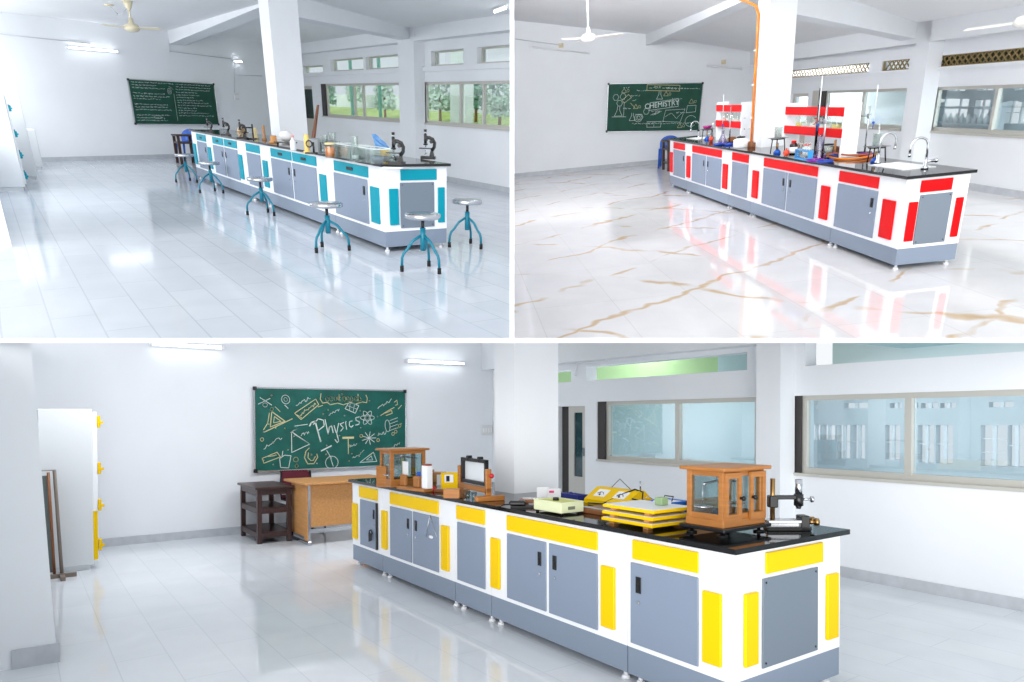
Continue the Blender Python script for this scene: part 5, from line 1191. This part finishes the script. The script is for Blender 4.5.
def beaker(rm, p, h_, r_, label, liquid=None, lev=.4, name='beaker', cat='beaker', group=None, foot=False):
    t = thing(rm, name, label, cat, tuple(p), 0, group)
    q = MB(); z = 0
    if foot: q.lathe([(0, 0), (r_*1.7, 0), (r_*1.7, .012), (r_*.9, .02), (0, .02)], seg=14); z = .02
    q.lathe([(0, z), (r_, z), (r_, h_*.96), (r_*1.18, h_), (r_*1.1, h_), (r_*.92, h_*.95), (r_*.92, z+.008), (0, z+.008)], seg=14); q.build('wall', BOTT, t)
    if liquid: q = MB(); q.lathe([(0, z+.009), (r_*.9, z+.009), (r_*.9, h_*lev), (0, h_*lev)], seg=14); q.build('liquid', liquid, t)
    return t
LIQ = mat('pale_grey_liquid', (206, 214, 220), .1)
for px, py, top, r_, lb, ft in ((325.5, 154, 135.5, .045, 'clear tall cylinder behind the amber jar, left one', True), (333.5, 153, 132.5, .045, 'tallest clear cylinder standing right of the amber jar', True), (355.5, 161.5, 136, .042, 'clear measuring cylinder standing between the glass trays', True), (338.5, 152, 141, .03, 'small clear tube beside the tallest cylinder', False)):
    p = at1(px, py); beaker(R1, p, R1.h(p, top), r_, lb, LIQ, .25, 'measuring_cylinder', 'cylinder', 'glass cylinders on the teal bench', ft)
p = at1(330.5, 157.5); bottle(R1, p, R1.h(p, 143), .06, BOTT, 'amber specimen jar with a pale lid on the teal bench', 'lid', CYLM, AMBER, 'specimen_jar', 'jar', None, .78, .7, .92)
def tray(px, py, sx, sy, h_, label):
    p = at1(px, py); t = thing(R1, 'glass_trough', label, 'trough', tuple(p), 0, 'glass troughs on the teal bench')
    q = MB(); g = .008
    q.box(0, sx, 0, sy, 0, g); q.box(0, sx, 0, g, g, h_); q.box(0, sx, sy-g, sy, g, h_); q.box(0, g, g, sy-g, g, h_); q.box(sx-g, sx, g, sy-g, g, h_); q.build('walls', BOTT, t)
    q = MB(); q.slab(-.004, sx+.004, -.004, sy+.004, h_, h_+.008, [(g, sx-g, g, sy-g)], 'z'); q.build('rim', mat('pale_glass_rim', (216, 224, 226), .2), t)
tray(350, 160, .50, .24, .14, 'farther glass trough between the amber jar and the measuring cylinder')
tray(374, 164.5, .50, .24, .14, 'nearer glass trough before the blue cloth')
# blue cloth with yellow tip on a black plate
p = at1(385, 158.5); t = thing(R1, 'model_brain', 'blue folded model on a yellow base beside the near microscope', 'model', tuple(p), -.9)
q = MB(); q.lathe([(0, .03), (.06, .03), (.05, .09), (.03, .11), (0, .11)], seg=12); q.build('yellow_base', mat('yellow_plastic', (236, 190, 40), .4), t)
q = MB(); q.hexa([(-.05, -.05, .11), (.09, -.03, .11), (.07, .05, .11), (-.04, .04, .12), (.04, -.07, .17), (.13, -.03, .25), (.1, .05, .24), (.03, .06, .18)]); bmesh.ops.subdivide_edges(q.bm, edges=q.bm.edges[:], cuts=2, use_grid_fill=True)
for v in q.bm.verts: v.co += Vector((random.uniform(-.012, .012), random.uniform(-.012, .012), random.uniform(-.012, .012)))
q.build('blue_fold', mat('soft_blue_plastic', (96, 150, 208), .4), t)
q = MB(); q.box(-.14, .14, -.06, .06, .0, .03, .004); q.build('black_plate', BLKMET, t)
p = at1(379, 162); q = MB(); q.lathe([(0, 0), (.05, 0), (.065, .05), (.06, .05), (.046, .006), (0, .006)], seg=14); solid(q, R1, p+Vector((.02, -.0, 0)), mat('grey_blue_bowl', (110, 128, 148), .3), 'small_bowl', 'small grey blue bowl in front of the blue model', 'bowl')
q = MB(); q.box(-.10, .10, -.07, .07, 0, .004); solid(q, R1, at1(392, 168), PAPER, 'paper_slip', 'white paper slip at the near edge under the microscope', 'paper', -.9)

# ================================================================== apparatus on the chemistry bench
def at2(px, py): return R2.z(px, py, T)
def rack(x0, x1, y0, y1, h_, label, sign):
    t = thing(R2, 'reagent_rack', label, 'rack', (x0, y0, T), 0, 'red lipped reagent racks')
    w, d = x1-x0, y1-y0
    for a in (0, w-.03): q = MB(); q.box(a, a+.03, 0, d, 0, h_, .004); q.build('side_panel', WHITE, t)
    for z in (.46*h_, .86*h_): 
        q = MB(); q.box(.03, w-.03, .01, d-.01, z-.02, z); sh = q.build('shelf', WHITE, t)
        q = MB(); q.box(.0, w, -.012, 0, z-.05, z+.05, .003); q.build('red_lip', RED, sh)
    q = MB()
    for z in (.35, .62): 
        for y in (.3, .7): q.cyl((0, d*y, h_*z), (-.003, d*y, h_*z), .012, seg=6)
    q.build('screw_holes', STEEL, t)
    return t
pn = Vector((1.93, .33, T)); hn = R2.h(pn, 104)
rack(1.93, 3.5, .33, .535, hn, 'larger white and red reagent rack right of the column, bottles on its shelf', True)
pf = Vector((5.2, .36, T)); hf = R2.h(pf, 102.5)
rack(5.2, 6.35, .36, .56, hf, 'farther white and red reagent rack left of the column', False)
STOP = mat('glass_stopper', (226, 232, 232), .15)
PALEY = mat('pale_yellow_powder', (228, 214, 130), .6); PALEW = mat('white_powder', (232, 232, 226), .6)
for i, (px, liq) in enumerate(((800.5, PALEY), (806.5, PALEW), (814.5, PALEW), (825, PALEW), (831.5, PALEW), (837, PALEY))):
    x = R2.y(px, 123, .40).x
    bottle(R2, (x, .40, T+.46*hn+.008), .24, .065, BOTT, ('leftmost', 'second from the left', 'third from the left', 'fourth from the left', 'fifth from the left', 'rightmost')[i]+' stoppered bottle on the larger reagent rack', 'stopper', STOP, liq, 'reagent_bottle', 'bottle', 'bottles on the larger rack', .6, .4, .55)
for i, px in enumerate((719, 726, 731.5, 735.5, 738.5)):
    x = max(5.7, min(6.48, R2.y(px, 118, .45).x)); x = 6.2-.2*i
    bottle(R2, (x, .45, T+.46*hf+.008), .24, .06, BOTT, ('leftmost', 'second from the left', 'third from the left', 'fourth from the left', 'rightmost')[i]+' stoppered bottle on the farther reagent rack', 'stopper', STOP, PALEW, 'reagent_bottle', 'bottle', 'bottles on the farther rack', .6, .4, .5)
def faucet(p, h_, reach, rot, label, lever=True, s=1.0):
    t = thing(R2, 'gooseneck_tap', label, 'tap', tuple(p), rot, 'chrome taps on the red bench')
    q = MB(); q.lathe([(0, 0), (.034*s, 0), (.034*s, .02*s), (.02*s, .03*s), (.02*s, h_*.3), (.012*s, h_*.32), (0, h_*.32)], seg=14); q.build('base', CHROME, t)
    pts = [(0, 0, h_*.3), (0, 0, h_-reach/2)]+[(reach/2-reach/2*math.cos(a_), 0, h_-reach/2+reach/2*math.sin(a_)) for a_ in [PI*k/8 for k in range(1, 9)]]+[(reach*.98, 0, h_-reach/2-.05)]
    q = MB(); q.tube(pts, .012*s, 8); sp = q.build('spout', CHROME, t)
    q = MB(); q.cyl((reach*.98, 0, h_-reach/2-.05), (reach*.97, 0, h_-reach/2-.085), .015*s, seg=10); q.build('nozzle', CHROME, sp)
    if lever: q = MB(); q.cyl((0, 0, h_*.24), (-.09*s, 0, h_*.25), .016*s, seg=10); q.ball((-.10*s, 0, h_*.25), .026*s, 6, (.9, 1, .9)); q.build('lever', CHROME, t)
p = at2(924.5, 169); h_ = R2.h(p, 136.8); faucet(p, h_, .17, -1.49, 'chrome gooseneck tap at the near right of the white sink')
p = at2(877.5, 163.5); h_ = R2.h(p, 133.5); faucet(p, h_, .17, 1.65, 'chrome gooseneck tap at the left of the white sink', False)
p = at2(699, 137); faucet(p, R2.h(p, 121), .16, -1.5, 'far chrome tap left of the violet dish', False)
p = at2(712, 138); faucet(p, R2.h(p, 121.5), .14, 1.6, 'far chrome tap left of the farther rack', True)
def retort(px, py, top, label, clampz, rot=-.5, black=False, base=True):
    p = at2(px, py); h_ = R2.h(p, top); t = thing(R2, 'retort_stand', label, 'stand', tuple(p), rot, 'retort stands on the red bench')
    q = MB(); q.box(-.06, .10, -.055, .055, 0, .015, .003); q.build('base', BLKMET if not black else BLKMET, t)
    q = MB(); q.cyl((0, 0, .015), (0, 0, h_), .011 if not black else .016, seg=8); q.build('rod', BLKMET if black else STEEL, t)
    if clampz:
        q = MB(); q.cyl((-.03, 0, h_*clampz), (.11, 0, h_*clampz), .008, seg=8); q.box(-.02, .02, -.02, .02, h_*clampz-.025, h_*clampz+.025, .004); cl_ = q.build('clamp', STEEL, t)
        q = MB(); q.tube([(.11, .0, h_*clampz), (.13, .03, h_*clampz+.03), (.16, .01, h_*clampz+.03)], .007, 6); q.tube([(.11, .0, h_*clampz), (.13, -.03, h_*clampz-.03), (.16, -.01, h_*clampz-.03)], .007, 6); q.build('jaw', mat('red_clamp_sleeve', (176, 60, 50), .5), cl_)
    return t
def burette(px, py, top, label, z0=.12, tip=BLUEP, r_=.006):
    p = at2(px, py); h_ = R2.h(p, top); t = thing(R2, 'burette', label, 'burette', tuple(p), 0, 'burettes on the red bench')
    q = MB(); q.cyl((0, 0, z0+.06), (0, 0, h_), r_, seg=8); q.build('tube', mat('pale_burette_glass', (228, 234, 236), .15), t)
    q = MB(); q.cyl((0, 0, z0+.06), (0, 0, z0-.02), .006, .003, 6); q.ball((0, 0, z0+.05), .016, 5); q.build('stopcock', tip, t)
    return t
retort(864.5, 153, 106, 'retort stand with a red clamp behind the orange tubing', .8)
burette(869.5, 154, 85, 'thin burette held by the red clamp left of the sink taps', .3)
retort(814.5, 156.9, 88, 'thick black rod stand before the larger rack', 0, black=True)
burette(814.8, 158.6, 76.5, 'burette on the black rod above the violet flask', .33, BLUEP)
retort(822, 159.4, 104, 'thin stand with a bronze rod right of the black rod', .7)
burette(722, 142, 94, 'burette above the far violet flask', .22)
retort(729.5, 142.6, 107, 'retort stand right of the far violet flask', .62)
def flask(px, py, h_, r_, liq, label, neckm=None):
    p = at2(px, py); t = thing(R2, 'conical_flask', label, 'flask', tuple(p), 0, 'conical flasks on the red bench')
    q = MB(); q.lathe([(0, 0), (r_, 0), (r_, .012), (r_*.3, h_*.7), (r_*.28, h_*.95), (r_*.36, h_), (0, h_)], seg=16); q.build('glass', glass('flask_glass', (226, 222, 240), .3, .85), t)
    q = MB(); q.lathe([(0, .005), (r_*.92, .005), (r_*.80, h_*.16), (0, h_*.16)], seg=16); q.build('liquid', liq, t)
TRAYB = mat('blue_filter_tray', (34, 70, 170), .4); TRAYP = mat('violet_tray', (120, 30, 150), .4)
def dish(px, py, r_, m, label, name='dish', hgt=.025):
    p = at2(px, py); t = thing(R2, name, label, 'dish', tuple(p), 0, 'coloured dishes on the red bench')
    q = MB(); q.lathe([(0, 0), (r_*.85, 0), (r_, hgt), (r_*.93, hgt), (r_*.8, .008), (0, .008)], seg=16); q.build('dish', m, t)
    q = MB(); q.box(-r_*.5, r_*.4, -r_*.25, r_*.2, .008, hgt*1.25, .004); q.build('contents', m, t)
flask(818.3, 158.8, .27, .095, PURP, 'tall conical flask with violet liquid before the larger rack')
flask(722.5, 143.6, .2, .08, PURP, 'far conical flask with violet liquid below the farther rack')
dish(815, 161.5, .10, TRAYP, 'violet dish at the front edge below the tall flask')
dish(825, 162.5, .10, TRAYB, 'blue dish at the front edge right of the violet dish')
dish(866, 155.5, .09, TRAYP, 'violet dish at the foot of the clamp stand near the taps')
dish(719, 145, .10, TRAYB, 'blue dish under the far violet flask')
dish(730, 145, .10, TRAYB, 'second far blue dish left of the white can')
def tripod(px, py, top, label, bl, burner=True):
    p = at2(px, py); h_ = R2.h(p, top); w = .085
    t = thing(R2, 'tripod_stand', label, 'tripod', tuple(p), 0, 'tripods on the red bench')
    q = MB(); q.tube([(w*math.cos(a_), w*math.sin(a_), h_) for a_ in [2*PI*k/12 for k in range(12)]], .007, 6, closed=True); q.build('ring', BLKMET, t)
    for k in range(3): a_ = 2*PI*k/3+.3; q = MB(); q.cyl((w*math.cos(a_), w*math.sin(a_), h_), (w*1.25*math.cos(a_), w*1.25*math.sin(a_), .004), .007, seg=6); q.build('leg', BLKMET, t)
    q = MB(); q.box(-.10, .10, -.10, .10, h_+.008, h_+.013); q.build('gauze', mat('grey_gauze', (120, 120, 122), .6), t)
    if burner:
        b_ = thing(R2, 'bunsen_burner', bl, 'burner', tuple(p), 0, 'bunsen burners')
        q = MB(); q.lathe([(0, 0), (.05, 0), (.045, .025), (.02, .05), (0, .05)], seg=14); q.build('base', BLUEP, b_)
        q = MB(); q.cyl((0, 0, .05), (0, 0, h_*.72), .012, seg=10); q.build('barrel', mat('brass', (176, 140, 90), .3, metal=1.0), b_)
    return p, h_+.014
for px, py, top, lb, bl, kb in ((777, 153.5, 138.8, 'tripod with a glass beaker beside the chemistry column', 'blue based burner under the tripod beside the column', 'beaker on the tripod beside the chemistry column'), (875, 162, 147.3, 'tripod with a glass beaker left of the sink', 'blue based burner under the tripod left of the sink', 'beaker on the tripod left of the sink')):
    p, z = tripod(px, py, top, lb, bl); beaker(R2, p+Vector((0, 0, z)), .13, .05, kb, LIQ, .25, group='beakers on the tripods')
    q = MB(); q.cyl((.0, 0, 0), (.025, .0, .22), .004, seg=6); solid(q, R2, p+Vector((-.02, 0, z+.012)), STOP, 'glass_rod', 'glass rod leaning in the '+kb, 'rod', 0, 'glass rods')
p, z = tripod(707, 139.5, 129.6, 'far tripod carrying a violet dish', 'far blue based burner under the violet dish'); q = MB(); q.lathe([(0, 0), (.06, 0), (.085, .05), (.08, .05), (.055, .008), (0, .008)], seg=14); solid(q, R2, p+Vector((0, 0, z)), mat('magenta_liquid_dish', (150, 24, 110), .3), 'evaporating_dish', 'violet dish on the far tripod', 'dish')
for px, py, lb in ((786, 156.5, 'red orange rubber bulb beside the dark bottle'), (711, 142, 'red orange rubber bulb beside the far tripod')):
    q = MB(); q.ball((0, 0, .04), .04, 7, (1.15, 1, 1)); q.cyl((.0, 0, .06), (.0, 0, .10), .014, .01, 8); solid(q, R2, at2(px, py), mat('orange_red_rubber', (216, 64, 30), .4), 'rubber_bulb', lb, 'bulb', 0, 'rubber bulbs')
p = at2(793, 154); h_ = R2.h(p, 141); t = bottle(R2, p, h_, .05, mat('dark_brown_bottle', (44, 24, 20), .15), 'dark bottle with a red cap and white label', 'red_cap', RED, None, 'reagent_bottle', 'bottle', None, .72, .5)
q = MB(); q.lathe([(.0505, h_*.1), (.0515, h_*.1), (.0515, h_*.55), (.0505, h_*.55)], seg=14); q.build('label', PAPER, t)
p = at2(806.5, 155); h_ = R2.h(p, 144); bottle(R2, p, h_, .055, mat('white_bottle_plastic', (236, 238, 240), .4), 'white bottle with a red cap behind the blue tube rack', 'red_cap', RED, None, 'wash_bottle', 'bottle', None, .7, .6)
p = at2(827, 153); h_ = R2.h(p, 144); bottle(R2, p, h_, .07, BOTT, 'clear jar with a black lid inside the larger rack', 'black_lid', BLACK, PALEW, 'jar', 'jar', None, .8, .8, .8)
p = at2(740.5, 147.3); h_ = R2.h(p, 136.5); t = bottle(R2, p, h_, .11, mat('white_can_plastic', (238, 240, 242), .4), 'round white can with a black cap left of the column', 'black_cap', BLACK, None, 'plastic_can', 'can', None, .72, .45)
q = MB(); q.tube([(.06, 0, h_*.8), (.09, 0, h_*.95), (.02, 0, h_*1.0)], .012, 6); q.build('handle', BLACK, t)
# blue test tube rack
p = at2(797, 158.5); p2 = at2(810, 161); d = p2-p; L = max(.3, d.length); t = thing(R2, 'test_tube_rack', 'blue rack of test tubes before the white red capped bottle', 'rack', tuple(p), math.atan2(d.y, d.x))
BR = mat('sky_blue_plastic', (50, 150, 214), .35)
q = MB(); q.box(0, L, -.035, .035, 0, .015); q.build('base', BR, t); q = MB(); q.box(0, L, -.035, .035, .10, .112); q.build('upper_plate', BR, t)
for a in (0, L-.01): q = MB(); q.box(a, a+.01, -.03, .03, .015, .10); q.build('end', BR, t)
for k in range(5): q = MB(); x = L*(k+.5)/5; q.lathe([(0, 0), (.013, .008), (.016, .03), (.016, .185), (.018, .19), (0, .19)], (x, 0, .016), 10); q.build('test_tube', BOTT, t)
# wooden pieces
for px, py, w, lb in ((750.5, 146.8, .07, 'brown wooden tray left of the column foot'), (733, 141.5, .1, 'brown wooden block behind the white can'), (782, 149.5, .14, 'brown wooden strip at the right foot of the column'), (835, 152.5, .12, 'brown wooden block beside the black lidded jar')):
    p = at2(px, py); q = MB(); q.box(-w, w, -.04, .04, 0, .06, .004); q.box(-w*.5, w*.6, -.02, .02, .06, .075, .003)
    if px == 782: p.y = .78-.25; p.x -= .1
    solid(q, R2, p, WOODB, 'wooden_block', lb, 'block', -.3, 'brown wooden pieces on the red bench')
# burner with blue base by the rack, with wooden handle
p = at2(834, 156.5); t = thing(R2, 'bunsen_burner', 'blue based burner standing right of the tall flask', 'burner', tuple(p), 0, 'bunsen burners')
q = MB(); q.lathe([(0, 0), (.06, 0), (.055, .03), (.02, .05), (0, .05)], seg=14); q.build('base', BLUEP, t); q = MB(); q.cyl((0, 0, .05), (0, 0, .19), .014, seg=10); q.build('barrel', WOODL, t)
# orange tubing
pts = [at2(a, c)+Vector((0, 0, .014)) for a, c in ((828, 158), (832, 159.2), (840, 160.3), (850, 160.2), (860, 159.3), (868, 158), (876, 156))]
o_ = pts[0].copy(); q = MB(); q.tube([v-o_ for v in pts], .013, 8); solid(q, R2, o_, ORANGE, 'rubber_tubing', 'long orange rubber tubing curving along the red bench', 'tubing')
pts = [at2(a, c)+Vector((0, 0, .04)) for a, c in ((826, 158), (835, 157), (848, 158.8), (862, 158.6), (871, 157))]
o_ = pts[0].copy(); q = MB(); q.tube([v-o_ for v in pts], .010, 8); solid(q, R2, o_, mat('brown_tubing', (176, 84, 24), .4), 'rubber_tubing', 'thinner brown rubber tubing behind the orange one', 'tubing')
# ------------------------------------------------------------------ sky, suns, fill lights, camera
w = bpy.data.worlds.new('overcast_sky'); SC.world = w; w.use_nodes = True
bg = w.node_tree.nodes['Background']; bg.inputs['Color'].default_value = (0.94, 0.97, 1.0, 1); bg.inputs['Strength'].default_value = 0.8
def sun(name, cam_dir, power, ang):
    l = bpy.data.lights.new(name, 'SUN'); l.energy = power; l.angle = math.radians(ang); l.color = (1, .985, .96)
    o = bpy.data.objects.new(name, l); COL.objects.link(o)
    d = Vector(R3.R.T @ np.array(cam_dir, float)); o.rotation_euler = d.to_track_quat('-Z', 'Y').to_euler()
sun('daylight', (.28, .07, 1), 1.5, 50)
sun('upper_fill_sun', (.05, -.347, .832), 1.45, 75)  # second sun from below, added to fill the two upper rooms
def area(name, rm, loc, direc, sx, sy, power, col=(1, 1, 1)):
    l = bpy.data.lights.new(name, 'AREA'); l.shape = 'RECTANGLE'; l.size = sx; l.size_y = sy; l.energy = power; l.color = col
    o = bpy.data.objects.new(name, l); COL.objects.link(o)
    o.matrix_world = rm.M @ Matrix.Translation(loc) @ Vector(direc).to_track_quat('-Z', 'Y').to_matrix().to_4x4()
for i, px in enumerate((150, 380, 620)):
    area('fill_light', R3, R3.x(px, 322, 5.4), (.35, 0, -1), 1.5, .5, (23, 25, 25)[i])  # added fill lights, hidden beneath the upper floors
area('window_daylight', R1, (8.5, -3.8, 1.9), (.15, 1, -.12), 9, 2.0, 130, (.95, .98, 1))  # unseen fill added outside the left wall openings to brighten the biology room
area('fill_light', R2, (4.2, -2.3, 3.3), (1, .12, .10), 2.5, .6, 205)  # unseen fill added to lift the far wall and ceiling
area('fill_light', R2, (1.8, -1.4, 3.5), (1, .12, -.12), 4.5, .9, 20)  # weaker added fill above the open front, out of view
for rm, y, x, pw in ((R2, YW2+1.4, 2.5, 150), (R3, YW3+1.4, 1.0, 26)): area('fill_light', rm, (x, y, 1.95), (-.2, .6, -1), 4, .6, pw)  # fill added behind the right windows to brighten their panes
area('fill_light', R2, (10.5, YW2+.6, 2.6), (0, .9, -.8), 6, .4, 260)  # added light that whitens the wall behind the pale window
area('fill_light', R3, (5.0, YW3+1.2, 1.9), (.0, .6, -1), 2.5, .5, 16)  # unseen fill added for the passage behind the left physics window
cam = bpy.data.cameras.new('camera'); co = bpy.data.objects.new('camera', cam); COL.objects.link(co)
cam.sensor_width = 36; cam.lens = F/1024*36; cam.shift_y = (CY-341)/1024; cam.clip_start = 0.05
Rw = R3.R.T
co.matrix_world = Matrix([[Rw[i][0], -Rw[i][1], -Rw[i][2], R3.C[i]] for i in range(3)]+[[0, 0, 0, 1]])
SC.camera = co
vs = SC.view_settings; SC.display_settings.display_device = 'sRGB'
vs.view_transform = 'Standard'; vs.look = 'None'; vs.gamma = 1; vs.use_curve_mapping = False; vs.exposure = 0.30
